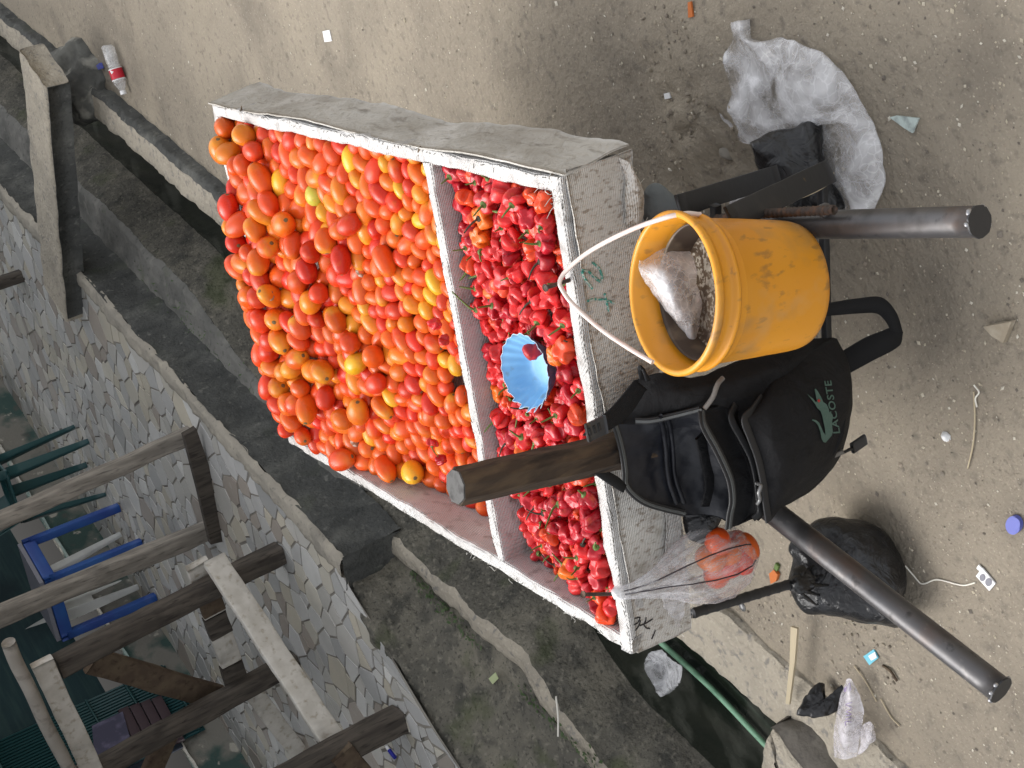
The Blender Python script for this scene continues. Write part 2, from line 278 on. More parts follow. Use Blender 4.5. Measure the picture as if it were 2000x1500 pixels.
M['lining'] = mat('bag_lining', (.006, .007, .011), .5, [dict(c=(.012, .0135, .021), s=6, lo=.4, hi=.7)], [dict(s=(20, 20, 9), h=.012, w=.5)], spec=.4)
M['webbing'] = mat('black_webbing', (.008, .0085, .01), .75, (), [dict(s=(400, 400, 400), k='Z', h=.0008, w=.6)], spec=.3)
M['zip'] = mat('zip_tape', (.016, .016, .017), .6)
M['teeth'] = plain('zip_teeth', (.085, .09, .09), .45)
M['logo'] = mat('green_print', (.06, .115, .095), .7, [dict(c=(.075, .125, .105), s=300, lo=.5, hi=.6)])
M['logo_red'] = plain('red_print', (.35, .02, .02), .7)
M['metal_zip'] = plain('dull_zip_metal', (.2, .2, .2), .4, metal=.6)
M['nylon'] = mat('black_nylon', (.008, .008, .009), .32, [dict(c=(.02, .021, .024), s=18, lo=.5, hi=.7)], [dict(s=24, h=.014, w=.55, dis=1.5), dict(s=70, h=.004, w=.4, dis=1)], spec=.5)
M['clear'] = film('clear_plastic', (.92, .92, .94), .05, .58, 12, .1, dis=.8, cl=.14, cs=3.0)
M['film_bag'] = film('clear_bag', (.62, .61, .63), .1, .5, 14, .2, (1, 1, 1), (110, 110, 14))
M['white_nylon'] = film('white_nylon', (.82, .82, .84), .2, .62, 24)
M['pink_nylon'] = film('printed_sachet', (.76, .73, .77), .15, .6, 30)
M['stripe'] = plain('dark_bag_stripe', (.03, .02, .025), .5)
M['bottle'] = film('clear_bottle', (.75, .75, .75), .18, .5, 26, .12)
M['label_red'] = plain('red_label', (.55, .02, .04), .4)
M['white'] = plain('white_plastic', (.78, .78, .78), .45)
M['cream'] = plain('cream_plastic', (.6, .6, .57), .5, layers=[dict(c=(.3, .29, .26), s=9, lo=.5, hi=.75, w=.6)])
M['green_chair'] = plain('dark_green_plastic', (.012, .055, .058), .4)
M['blue_paint'] = plain('blue_paint', (.02, .055, .24), .45, layers=[dict(c=(.025, .10, .32), s=5, lo=.4, hi=.7)])
M['grey_panel'] = plain('grey_panel', (.2, .2, .23), .6)
M['shop'] = mat('green_shop_wall', (.012, .032, .036), .8, [dict(c=(.02, .045, .045), s=(3, 3, 40), lo=.45, hi=.65), dict(c=(.008, .02, .024), s=3, lo=.5, hi=.7)], [dict(s=(4, 4, 60), h=.004, w=.4)], spec=.25)
M['peel'] = mat('peeling_plaster', (.05, .085, .075), .9, [dict(c=(.19, .18, .155), s=4, lo=.42, hi=.52), dict(c=(.36, .34, .29), s=16, lo=.64, hi=.7), dict(c=(.09, .085, .075), s=11, lo=.6, hi=.7, w=.7)], CB, spec=.2)
M['glazing'] = mat('dusty_backing', (.09, .10, .13), .6, [dict(c=(.05, .07, .09), s=9, lo=.42, hi=.6)])
M['purple'] = mat('faded_purple_cloth', (.055, .052, .085), .8, [dict(c=(.12, .11, .17), s=14, lo=.5, hi=.65)])
M['redwood'] = plain('dark_red_slat', (.05, .03, .035), .7)
M['glass'] = mat('glass_shard', (.5, .58, .55), .1, [dict(c=(.3, .34, .33), s=60, lo=.5, hi=.7)], spec=.7)
M['clay'] = plain('tan_shard', (.32, .27, .2), .85, layers=[dict(c=(.42, .37, .29), s=30, lo=.5, hi=.7)], bump=[dict(s=40, h=.004)])
M['stone'] = plain('grey_stone', (.22, .2, .17), .9, layers=[dict(c=(.3, .27, .22), s=30, lo=.5, hi=.7)], bump=[dict(s=40, h=.006)])
M['cap_blue'] = plain('blue_cap_plastic', (.10, .12, .42), .4)
M['orange'] = plain('orange_scrap', (.5, .14, .03), .7)
M['straw'] = plain('dry_straw', (.45, .38, .26), .8)
M['string'] = plain('white_string', (.75, .72, .64), .8)
M['cyan'] = plain('cyan_print', (.15, .48, .6), .5)
M['green_pipe'] = plain('green_plastic_pipe', (.27, .5, .33), .45, layers=[dict(c=(.1, .24, .14), s=14, lo=.5, hi=.7)])
M['grey_cloth_m'] = plain('grey_cloth', (.13, .145, .15), .85, bump=[dict(s=40, h=.006)])
M['ink'] = plain('black_ink', (.03, .025, .025), .8)
M['green_ink'] = mat('green_marker', (.06, .25, .2), .8, [dict(c=(.4, .42, .38), s=220, lo=.5, hi=.56)])
M['leaf'] = mat('small_weed_leaf', (.05, .085, .03), .6, [dict(c=(.10, .13, .06), s=30, lo=.5, hi=.7)])
M['pale_leaf'] = plain('pale_dry_leaf', (.45, .5, .28), .7)
M['grit'] = mat('grit', (1, 1, 1), .85, src='attr')
def fruit(name, src, yellow=None, rough=.33, coat=.06):
    m = mat(name, (1, 0, 0), rough, [dict(c=(.36, .02, .008), s=25, lo=.55, hi=.8, w=.3), dict(c=(.62, .16, .03), s=60, lo=.6, hi=.75, w=.35)], [dict(s=35, h=.003, w=.3)], spec=.27, coat=coat, src=src, roughvar=(28, .24, .5))
    if yellow:
        N = m.node_tree.nodes; L = m.node_tree.links; b = N['Principled BSDF']; old = b.inputs['Base Color'].links[0].from_socket
        oi = N.new('ShaderNodeObjectInfo'); tc = N.new('ShaderNodeTexCoord'); sp = N.new('ShaderNodeSeparateXYZ'); L.new(tc.outputs['Object'], sp.inputs[0])
        nz = N.new('ShaderNodeTexNoise'); nz.inputs['Scale'].default_value = 40; L.new(tc.outputs['Object'], nz.inputs['Vector'])
        ma = N.new('ShaderNodeMath'); ma.operation = 'MULTIPLY_ADD'; L.new(sp.outputs['Z'], ma.inputs[0]); ma.inputs[1].default_value = 22; L.new(nz.outputs['Fac'], ma.inputs[2])
        mr = N.new('ShaderNodeMapRange'); mr.interpolation_type = 'SMOOTHSTEP'; L.new(ma.outputs[0], mr.inputs['Value']); mr.inputs['From Min'].default_value = .55; mr.inputs['From Max'].default_value = 1.45
        inv = N.new('ShaderNodeMath'); inv.operation = 'SUBTRACT'; inv.inputs[0].default_value = 1; L.new(oi.outputs['Alpha'], inv.inputs[1])
        mu = N.new('ShaderNodeMath'); mu.operation = 'MULTIPLY'; L.new(mr.outputs[0], mu.inputs[0]); L.new(inv.outputs[0], mu.inputs[1])
        x = N.new('ShaderNodeMix'); x.data_type = 'RGBA'; L.new(mu.outputs[0], x.inputs['Factor']); L.new(old, x.inputs['A']); x.inputs['B'].default_value = (*yellow, 1); L.new(x.outputs['Result'], b.inputs['Base Color'])
    return m
M['tomato'] = fruit('tomato_skin', 'obj', (.68, .36, .03)); M['tomato_mass'] = fruit('tomato_skin_below', 'attr')
M['pepper'] = fruit('pepper_skin', 'obj', None, .4, .12); M['pepper_mass'] = fruit('pepper_skin_below', 'attr', None, .4, .12)
M['scar'] = plain('stem_scar', (.14, .11, .05), .8); M['rot'] = mat('rotten_skin', (.3, .17, .1), .8, [dict(c=(.6, .55, .48), s=120, lo=.5, hi=.6), dict(c=(.12, .05, .03), s=60, lo=.55, hi=.65)])
M['stem'] = mat('green_stem', (.10, .16, .035), .6, [dict(c=(.05, .07, .025), s=60, lo=.5, hi=.7)]); M['stem_dark'] = plain('dried_stem', (.045, .04, .025), .7)
# ------------------------------------------------------------------ ground, drain, terrace
def sheet(name, s0, s1, ds, prof, m, noise=(), tfun=None, step=.03, parent=None, kind='structure'):
    P = [np.array(prof[0], float)]
    for a, b in zip(prof[:-1], prof[1:]):
        a, b = np.array(a, float), np.array(b, float); k = max(1, int(np.linalg.norm(b-a)/step)); P += [a+(b-a)*i/k for i in range(1, k+1)]
    P = np.array(P); s = np.arange(s0, s1+ds/2, ds); A = s[:, None, None]*DA+P[None, :, :1]*DC+np.concatenate([np.zeros((1, len(P), 2)), P[None, :, 1:]], 2)
    if tfun is not None: A = A+np.array([[tfun(si, p[0], p[1]) for p in P] for si in s])
    V = A.reshape(-1, 3)
    for q in noise: V = V+vec_noise(V, *q)
    o = obj(name, V, [f[::-1] for f in gridf(len(s), len(P))], m, parent); 
    if kind: o['kind'] = kind
    return o
KT = lambda s: 2.455+.008*math.sin(s*2.1)      # road-side line of the kerb
KI = lambda s: .062*max(0, min(1, (4.2-s)/1.4))
xs = np.arange(-3.2, 5.01, .018); ys = np.arange(.6, 8.6, .018)
X, Y = np.meshgrid(xs, ys, indexing='ij'); P = np.stack([X, Y, np.zeros_like(X)], -1)
hgt = fbm(P, 1.1, 3, 3)*.012+fbm(P, 7, 3, 9)*.004+np.maximum(0, fbm(P, 22, 2, 4)-.25)*.006
def bump_at(x, y, r, h, sc):
    c = at(x, y); d2 = ((P[..., 0]-c[0])**2+(P[..., 1]-c[1])**2)/(r*r); return np.exp(-d2)*h*(1+1.2*fbm(P, sc, 3, 11))
hgt += bump_at(1400, 300, .14, .024, 26)+bump_at(1330, 60, .12, .008, 30)+bump_at(1720, 1290, .14, .010, 26)+bump_at(1440, 330, .09, -.012, 30)+bump_at(1350, 130, .2, .008, 26)
tt = P@DC; ss = P@DA
edge = np.vectorize(KT)(ss); hgt = hgt*np.clip((edge-tt+.1)/.15, .25, 1)
Z = hgt-np.where(tt > edge+.03, .6, 0)
keep = (tt < edge+.03)
P[..., 2] = hgt; idx = -np.ones(keep.shape, int); idx[keep] = np.arange(keep.sum())
q = np.stack([idx[:-1, :-1], idx[1:, :-1], idx[1:, 1:], idx[:-1, 1:]], -1).reshape(-1, 4); q = q[(q >= 0).all(1)]
tag(obj('ground', P[keep], q, M['sand']), kind='structure')
def ground_z(x, y): return float(hgt[int(np.clip((x-xs[0])/.018, 0, len(xs)-1)), int(np.clip((y-ys[0])/.018, 0, len(ys)-1))])
V = np.array([(-120, -120, -.03), (200, -120, -.03), (200, 200, -.03)]+[tuple(D(s, 2.3, -.03)) for s in (250, -150)])
tag(obj('outer_ground', V, [(0, 1, 2, 3, 4)], M['sand'], smooth=False), kind='structure')
kw = lambda s, t, z: DC*((KT(s)-2.455)+(KI(s) if t > 2.5 else 0))-np.array([0, 0, .022*max(0, min(1, (4-s)/1.5)) if z > .03 else 0])
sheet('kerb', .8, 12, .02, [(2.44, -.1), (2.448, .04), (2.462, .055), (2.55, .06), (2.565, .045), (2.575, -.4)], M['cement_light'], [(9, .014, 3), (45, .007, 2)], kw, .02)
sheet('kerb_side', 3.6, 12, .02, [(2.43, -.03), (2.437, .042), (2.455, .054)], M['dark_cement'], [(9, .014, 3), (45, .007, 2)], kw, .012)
sheet('drain_water', -2, 16, .25, [(2.5, -.2), (3.35, -.2)], M['water'])
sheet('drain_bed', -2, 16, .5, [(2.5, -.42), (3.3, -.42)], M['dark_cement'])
BL = lambda s: (lambda x: x*x*(3-2*x))(max(0, min(1, (5.3-s)/.9)))
# upstream stretch: drain wall, cement apron, dark streaked terrace wall, rough light edge
SK = lambda s: np.array([0, 0, .14*max(0, min(1, (3.85-s)/.35))])
sheet('drain_wall', 3.3, 14, .03, [(3.03, -.4), (3.045, -.22), (3.135, -.02)], M['moss_cement'], [(8, .015, 3), (40, .006, 2)], lambda s, t, z: DC*.135*BL(s)-SK(s))
sheet('apron', 3.3, 14, .025, [(3.135, -.02), (3.15, .0), (3.25, .012), (3.31, .02)], M['grey_cement'], [(8, .015, 3), (40, .007, 2)], lambda s, t, z: DC*.135*BL(s)*(3.31-t)/.175-SK(s), .02)
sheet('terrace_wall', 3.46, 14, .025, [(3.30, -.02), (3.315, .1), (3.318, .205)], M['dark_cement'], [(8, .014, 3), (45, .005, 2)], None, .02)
sheet('terrace_edge', 3.46, 14, .02, [(3.316, .2), (3.325, .222), (3.39, .224), (3.41, .2)], M['cement'], [(10, .014, 3), (50, .008, 2)], None, .015)
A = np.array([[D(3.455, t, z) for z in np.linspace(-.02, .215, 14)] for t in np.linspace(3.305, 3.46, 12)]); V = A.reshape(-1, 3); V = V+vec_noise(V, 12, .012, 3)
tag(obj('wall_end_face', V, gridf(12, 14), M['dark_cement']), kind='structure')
# downstream stretch: mossy bank, gutter, pale worn ledge and drain face
TE = lambda s: float(np.interp(s, [1.5, 2.77, 3.45], [4.2, 3.73, 3.45]))+.015*math.sin(s*9)
GW = lambda s: float(np.interp(s, [1.5, 2.3, 2.5, 2.7, 3.2], [.08, .08, .04, -.05, 0]))
bank = lambda s, t, z: DC*((TE(s)-3.62)*max(0, (t-3.40)/.22)+GW(s)*max(0, 1-(t-3.40)/.1))
sheet('mossy_bank', -1, 3.47, .02, [(3.36, -.03), (3.43, .012), (3.5, .06), (3.57, .14), (3.61, .198), (3.66, .199), (3.78, .198)], M['moss_cement'], [(5, .03, 3), (22, .018, 3), (60, .007, 2)], bank, .02)
sheet('gutter_ledge', -1, 4.5, .02, [(3.318, .004), (3.335, .018), (3.39, .012), (3.408, -.02), (3.42, -.09)], M['cement_light'], [(5, .02, 3), (20, .011, 3), (60, .006, 2)], lambda s, t, z: DC*GW(s), .012)
sheet('drain_face', -1, 3.9, .02, [(3.18, -.4), (3.215, -.22), (3.25, -.14), (3.30, -.035), (3.318, .004)], M['moss_cement'], [(5, .02, 3), (20, .011, 3), (60, .006, 2)], lambda s, t, z: DC*GW(s), .02)
# terrace floor with its broken-marble paving
pb1, pb2 = at(20, 775, .22), at(432, 1418, .22); WD = (pb1-pb2); WD /= np.linalg.norm(WD); WN = np.array([WD[1], -WD[0], 0]); WN *= np.sign(WN@(CAM-pb1))
def TB(s): # t where the shop wall stands
    k = ((pb2-D(s, 0))@WN)/(DC@WN); return k
poly = [D(14, 3.36, .205)]+[D(s, TE(s)-.01 if s < 3.46 else 3.36, .205) for s in (8, 3.47, 3.44, 3.3, 3.1, 2.9, 2.6, 2, 1, 0)]+[D(0, 6.5, .205), D(14, TB(14)+.5, .205)]
floor = obj('terrace', np.array(poly), [tuple(range(len(poly)))], M['grout'], None, False); tag(floor, kind='structure')
seeds = np.zeros((0, 2)); srad = np.zeros(0)
for k in range(26000):
    q = np.array((RNG.uniform(1.2, 12.5), RNG.uniform(3.3, 5.9))); lo = TE(q[0])+.02 if q[0] < 3.46 else 3.42
    if not lo < q[1] < TB(q[0])-.02: continue
    r_ = RNG.choice((.045, .06, .085, .12), p=(.3, .35, .25, .1))*(.62 if q[0] < 3.3 else .95)
    if len(seeds) and (((seeds-q)**2).sum(1) < ((srad+r_)*.62)**2).any(): continue
    seeds = np.vstack([seeds, q]); srad = np.append(srad, r_)
PAL = [(.47, .45, .41), (.43, .42, .395), (.40, .395, .38), (.48, .45, .38), (.36, .355, .34), (.45, .41, .33), (.31, .27, .23), (.53, .52, .49), (.41, .395, .36), (.46, .45, .43)]
tiles = []
for i, c in enumerate(seeds):
    d2 = ((seeds-c)**2).sum(1); nb = np.argsort(d2)[1:18]; pl = [c+np.array(v) for v in ((-.2, -.2), (.2, -.2), (.2, .2), (-.2, .2))]
    for j in nb:
        mdp = (c+seeds[j])/2; nn = seeds[j]-c; L_ = np.linalg.norm(nn); nn = nn/L_; off = L_*srad[i]/(srad[i]+srad[j])-(.0045 if c[0] < 3.3 else .003)-.004*RNG.random()**2; out = []
        for a, b in zip(pl, pl[1:]+pl[:1]):
            da, db = (a-c)@nn-off, (b-c)@nn-off
            if da <= 0: out.append(a)
            if (da < 0) != (db < 0) and abs(da-db) > 1e-9: out.append(a+(b-a)*(da/(da-db)))
        pl = out
        if len(pl) < 3: break
    if len(pl) < 3: continue
    lo = (TE(c[0]) if c[0] < 3.44 else 3.385)
    pl = [np.array([p[0], max(p[1], TE(p[0])+.008 if p[0] < 3.455 else 3.39)]) for p in pl]
    W3 = np.array([D(p[0], p[1], .2055) for p in pl]); pp = proj(W3+[0, 0, .006]); ar = abs(sum(pp[k-1][0]*pp[k][1]-pp[k][0]*pp[k-1][1] for k in range(len(pp))))/2
    vis = (pp[:, 0] > 0).any() and (pp[:, 1] < 1500).any() and (pp[:, 1] > 0).any() and (pp[:, 2] > 0).all()
    tiles.append((ar if vis else 0, W3, PAL[int(RNG.integers(len(PAL)))], RNG.uniform(.9, 1.18)))
tiles.sort(key=lambda q: -q[0]); mass = MB()
for k, (ar, W3, c, g) in enumerate(tiles):
    ctr = W3.mean(0); n = len(W3); h = .003+.0015*RNG.random(); top = ctr+(W3-ctr)*.985+np.array([0, 0, h]); tilt = RNG.normal(0, .006, 2); top[:, 2] += (top-ctr)[:, :2]@tilt
    V = np.concatenate([W3, top]); Fc = [tuple(range(n, 2*n))]+[(i, (i+1) % n, (i+1) % n+n, i+n) for i in range(n)]; cc = tuple(np.clip(np.array(c)*g, 0, .7))
    if k < 300:
        o = obj('marble_tile', V, Fc, M['tile'], None, False); o.parent = floor; o.color = (*cc, 1)
    elif ar > 0: mass.add(V, Fc, cc)
o = mass.build('marble_tile_mass', M['tile_mass'], None, False); o.parent = floor; o['kind'] = 'stuff'
# the slab bridging the drain, its rubble footing and the block at the near end
e1, e2 = at(62, 133, .29), at(106, 585, .29); sx = e2-e1; wv = at(88, 161, .29)-at(36, 105, .29); wv = wv-sx*(wv@sx)/(sx@sx)
t_ = np.linalg.norm(wv)
br = empty('slab_bridge', (e1+e2)/2*[1, 1, 0], 'long grey concrete slab laid as a footbridge across the open drain', 'concrete slab')
V, f = sweep(line(e1-[0, 0, .05], e2+sx*.02-[0, 0, .05], 70), dense(rrect(t_*.95, .1, .12, 2), .02), (0, 0, 1), None, (12, .009)); obj('slab', V, f, M['cement_light'], br)
nearside = wv/t_*(t_*.475+.006)
V, f = thick(np.array([line(e1+nearside-[0, 0, .1], e2+nearside-[0, 0, .1], 50), line(e1+nearside-[0, 0, .006], e2+nearside-[0, 0, .006], 50)]), -wv/t_, .004); obj('slab_shade_side', V+vec_noise(V, 12, .008), f, M['dark_cement'], br)  # thin dark sheet: the shade of the slab's near side put into its colour
cR = at(132, 165, .1)
def lump(c, r, h, seed, n=28, m=14, sc=7, amp=.25):
    V = []; c = np.asarray(c)
    for j in range(m+1):
        a = math.pi/2*j/m
        for i in range(n):
            b = 2*math.pi*i/n; V.append((math.cos(b)*math.cos(a)*r[0], math.sin(b)*math.cos(a)*r[1], math.sin(a)*h))
    V = np.array(V); ca, sa = math.cos(r[2]), math.sin(r[2]); V[:, :2] = V[:, :2]@np.array([[ca, sa], [-sa, ca]])
    V = V+c; V = V+vec_noise(V, sc, amp*max(r[0], r[1])*.5, 3, seed); V[:n, 2] = c[2]-min(.02, h*.5)
    return V, gridf(m+1, n, False, True)
V, f = lump((cR[0]+.02, cR[1]+.08, -.01), (.27, .17, 1.0), .18, 5, 40, 20, 12, .4)
tag(obj('rubble_footing', V, f, M['rubble']), 'rounded lump of grey cement rubble under the road end of the slab bridge', 'cement lump')
bl = [at(x, y, .08) for x, y in ((1503, 1424), (1512, 1421), (1522, 1436), (1540, 1462), (1575, 1512), (1650, 1640), (1500, 1640), (1484, 1510), (1494, 1452))]
V = []; top = resample(bl+[bl[0]], 60)[:-1]; ctr = np.mean(top, 0)
for k, sc_ in ((-.3, 1.04), (-.15, 1.03), (-.06, 1.02), (-.02, 1.0), (0, .95), (.006, .6), (.008, .2)): V.append(ctr+(top-ctr)*sc_+[0, 0, k])
V = np.concatenate(V); V = V+vec_noise(V, 14, .008, 3)
cb = obj('concrete_block', V, gridf(7, 60, False, True), M['cement_light']); tag(cb, 'broken concrete block by the drain with a dirty side, beside the crumpled water sachet', 'concrete block')
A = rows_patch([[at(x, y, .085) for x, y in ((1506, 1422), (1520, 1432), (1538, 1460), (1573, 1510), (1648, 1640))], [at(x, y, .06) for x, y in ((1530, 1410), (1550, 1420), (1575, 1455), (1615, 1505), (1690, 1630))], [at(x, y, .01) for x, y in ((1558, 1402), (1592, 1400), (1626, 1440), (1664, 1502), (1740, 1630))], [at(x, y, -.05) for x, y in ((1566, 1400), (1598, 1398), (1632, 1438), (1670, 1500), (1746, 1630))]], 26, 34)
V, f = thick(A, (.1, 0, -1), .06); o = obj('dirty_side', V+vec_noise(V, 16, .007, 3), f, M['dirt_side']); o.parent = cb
V, f = tube([at(1285, 1250, -.175), at(1390, 1345, -.178), at(1500, 1460, -.18), at(1600, 1560, -.182)], .0085, 50, 8)
tag(obj('green_pipe', V, f, M['green_pipe']), 'thin pale green plastic pipe lying along the drain water', 'pipe')
# ------------------------------------------------------------------ shop wall behind the terrace
shop = empty('shop_front', pb2*[1, 1, 0], 'dark green shop wall with peeling plaster foot and barred opening behind the terrace', 'shop wall')
wl0, wl1 = pb2-WD*6, pb2+WD*7
def WP(k, z, d=0): return pb2+WD*k+np.array([0, 0, z-.22])+WN*d
A = np.array([[WP(k, z, 0) for z in np.linspace(.2, .42, 10)] for k in np.linspace(-6, 8, 220)]); V = A.reshape(-1, 3); V, f = thick(A, -WN, .1); obj('plaster_foot', V+vec_noise(V, 9, .012), f, M['peel'], shop)
V, f = box(WP(1, 1.6, -.12), (WD, WN, (0, 0, 1)), (14, .14, 2.0)); obj('wall', V, f, M['shop'], shop, False)
V, f = box(WP(1, 2.75, .9), (WD, WN, (0, 0, 1)), (14, 2.2, .08)); obj('unseen_awning', V, f, M['shop'], shop, False)  # unseen roof, added overhead to shade the shop wall and terrace
def wpix(x, y, d=.0): return onplane(x, y, pb2+WN*d, WN)
def wk(P): return (P-pb2)@WD
g0, g1 = wk(wpix(360, 1290)), wk(wpix(250, 1500))
V, f = box(WP((g0+g1)/2, .75, -.045), (WD, WN, (0, 0, 1)), (abs(g1-g0), .01, .9)); obj('backing', V, f, M['glazing'], shop, False)
for i, k in enumerate(np.linspace(g0, g1, 26)):
    V, f = sweep(line(WP(k, .3, .02), WP(k, 1.25, .02), 3), circ(.007, 6), WD); obj('grille_bar', V, f, M['green_chair'], shop)
for z in (.32, .52, .72, .95, 1.2):
    V, f = sweep(line(WP(g0, z, .035), WP(g1, z, .035), 3), rrect(.02, .01)); obj('grille_rail', V, f, M['green_chair'], shop)
pu = [wpix(x, y, .06) for x, y in ((180, 1420), (240, 1392), (262, 1470), (190, 1540))]
V, f = extrude(pu, WN, .01); obj('purple_cloth', V, f, M['purple'], shop, False)
for i in range(4):
    a, b = wpix(240+i*22, 1385-i*7, .05), wpix(285+i*22, 1470-i*7, .05); V, f = beam(a, b, .05, .02, WN, 6); obj('slat', V, f, M['redwood'], shop)
cw = [wpix(x, y, .04) for x, y in ((0, 785), (8, 783), (14, 842), (0, 850))]
# ------------------------------------------------------------------ timber frame on the terrace
def post_pts(foot, top, z0=.21):
    Fp = at(*foot, z0); zz = np.arange(.4, 2.2, .01); pr = proj(np.stack([np.full_like(zz, Fp[0]), np.full_like(zz, Fp[1]), zz], 1))
    z = zz[np.argmin((pr[:, 0]-top[0])**2+(pr[:, 1]-top[1])**2)]; n = Fp-CAM; n[2] = 0; n /= np.linalg.norm(n)
    return Fp, onplane(*top, Fp, n)
tf = empty('timber_stall_frame', at(480, 1080, .21), 'rough grey timber stall frame of nailed posts and rails on the mosaic terrace', 'timber frame')
def tpost(foot, top, w_, m, z0=.21, ext=.0, name='post', roll=None):
    a, b = post_pts(foot, top, z0); b = a+(b-a)*(1+ext); V, f = beam(a, b, w_, w_, TU if roll is None else roll, 40, (8, .006)); return obj(name, V, f, m, tf)
tpost((374, 848), (0, 1018), .062, M['grey_wood'], ext=.3)
tpost((408, 1035), (0, 1202), .075, M['grey_wood'], ext=.3)
tpost((548, 1078), (110, 1302), .075, M['dark_wood'])
tpost((578, 1290), (190, 1502), .072, M['dark_wood'], ext=.2)
tpost((782, 1402), (640, 1478), .085, M['dark_wood'], ext=1.2)
def trail(p, q, w_, h_, m, name='rail', up=(0, 0, 1)):
    V, f = beam(p, q, w_, h_, up, 46, (9, .005)); return obj(name, V, f, m, tf)
pA, _ = post_pts((374, 848), (0, 1018)); pB, _ = post_pts((408, 1035), (0, 1202)); pC, cT = post_pts((548, 1078), (110, 1302)); pD, dT = post_pts((578, 1290), (190, 1502)); pE, _ = post_pts((782, 1402), (640, 1478))
nAB = np.cross(pB-pA, (0, 0, 1)); nAB /= np.linalg.norm(nAB); nAB *= np.sign(nAB@(CAM-pA))
fb = [onplane(x, y, pA+nAB*.14, nAB) for x, y in ((360, 852), (384, 838), (424, 955), (457, 1052), (412, 1064), (388, 960))]
V, f = extrude(fb, -nAB, .03); obj('foot_board', V, f, M['dark_wood'], tf, False)
trail(onplane(418, 1092, pC+nAB*.055, nAB), onplane(688, 1505, pE+nAB*.05, nAB), .028, .085, M['pale_wood'])
trail(onplane(384, 1100, pC-nAB*.055, nAB), onplane(470, 1350, pC-nAB*.055, nAB), .03, .085, M['pale_wood'])
for (x0, y0, x1, y1, m) in ((402, 1150, 418, 1195, 'brown_wood'), (418, 1200, 432, 1238, 'dark_wood'), (450, 1295, 462, 1335, 'dark_wood')):
    trail(onplane(x0, y0, pC-nAB*.05, nAB), onplane(x1, y1, pC-nAB*.05, nAB), .032, .09, M[m], 'charred_patch')
trail(onplane(476, 1330, pD-nAB*.055, nAB), onplane(600, 1490, pD-nAB*.055, nAB), .03, .075, M['pale_wood'])
trail(onplane(80, 1292, pC+nAB*.06, nAB), onplane(185, 1515, pD+nAB*.06, nAB), .03, .075, M['pale_wood'])
V, f = sweep(resample([onplane(18, 1255, pC+nAB*.1, nAB), onplane(70, 1370, pC+nAB*.1, nAB), onplane(150, 1530, pC+nAB*.1, nAB)], 40), circ(.024, 12), (0, 0, 1), None, (4, .01)); obj('top_pole', V, f, M['log'], tf)
trail(onplane(180, 1290, pC-nAB*.1, nAB), onplane(425, 1362, pC-nAB*.1, nAB), .03, .10, M['brown_wood'], 'brace')
trail(onplane(330, 1425, pD-nAB*.1, nAB), onplane(285, 1530, pD-nAB*.1, nAB), .03, .09, M['brown_wood'], 'brace')
a, b = onplane(665, 1468, pE+nAB*.04, nAB), onplane(720, 1530, pE+nAB*.04, nAB); trail(a, b, .03, .085, M['brown_wood'])
nl = MB()
for x, y in ((425, 1100), (600, 1392), (615, 1405), (630, 1450), (650, 1447)): nl.add(*lump(onplane(x, y, pC+nAB*.072, nAB), (.006, .006, 0), .004, 1, 8, 3, 5, 0))
nl.build('nail_heads', M['rust'], tf)
# a stray post of the next stall, far left
a, b = post_pts((42, 538), (0, 552)); V, f = beam(a, a+(b-a)*6, .06, .06, TU, 20); tag(obj('stall_post', V, f, M['dark_wood']), 'single dark timber post standing alone on the terrace beyond the slab bridge', 'post')
# ------------------------------------------------------------------ chairs and stool
def chair(name, label, feet, seatz, m, back_side, arms=True, fleg=.02):
    feet = [np.asarray(q) for q in feet]; c = np.mean(feet, 0); e = empty(name, [c[0], c[1], .21], label, 'chair')
    tops = [np.array([*(c+(q-c)*.82)[:2], seatz]) for q in feet]
    for q, t in zip(feet, tops):
        V, f = sweep(line(q, t, 8), rrect(.05, .035, .3), c-q, np.linspace(.6, 1.25, 8)); obj('leg', V, f, m, e)
    A = rows_patch([[tops[0], tops[1]], [tops[3], tops[2]]], 8, 8); A = c*[1, 1, 0]+(A-c*[1, 1, 0])*[1.12, 1.12, 1]; A[3:5, 3:5, 2] -= .012
    V, f = thick(A, (0, 0, 1), .018); obj('seat', V, f, m, e)
    i, j = back_side; a, b = tops[i], tops[j]; out = (a+b)/2-c; out[2] = 0; out /= np.linalg.norm(out)
    A = rows_patch([[a, (a+b)/2+out*.03, b], [a+[0, 0, .2]+out*.05, (a+b)/2+out*.1+[0, 0, .2], b+[0, 0, .2]+out*.05], [a*.85+b*.15+[0, 0, .42]+out*.12, (a+b)/2+out*.16+[0, 0, .45], a*.15+b*.85+[0, 0, .42]+out*.12]], 12, 12)
    V, f = thick(A, out, .012); obj('backrest', V, f, m, e)
    if arms:
        for bk in (i, j):
            fr = [k for k in range(4) if k not in (i, j)]; fr = min(fr, key=lambda k: np.linalg.norm(tops[k]-tops[bk]))
            V, f = sweep(resample([tops[fr], tops[fr]+[0, 0, .2], tops[bk]*.6+tops[fr]*.4+[0, 0, .24], tops[bk]+[0, 0, .22]+out*.06], 24), rrect(.05, .02, .3), (.1, .1, 1)); obj('arm', V, f, m, e)
    return e
fz = .215
chair('plastic_armchair', 'dark green plastic armchair standing on the mosaic floor above the blue stool', [at(145, 834, fz), at(173, 862, fz), at(206, 966, fz), at(169, 908, fz)], .64, M['green_chair'], (3, 2))
w1 = at(236, 1043, fz); w2 = at(270, 1146, fz); wn_ = np.array([WD[0], WD[1], 0])
chair('plastic_chair', 'pale grey plastic chair standing behind the blue stool', [w1, w2, w2+WN*-.36, w1+WN*-.36], .62, M['cream'], (3, 2), False)
b1, b2, b3 = at(232, 991, fz), at(276, 1060, fz), at(304, 1166, fz); b4 = b1+b3-b2
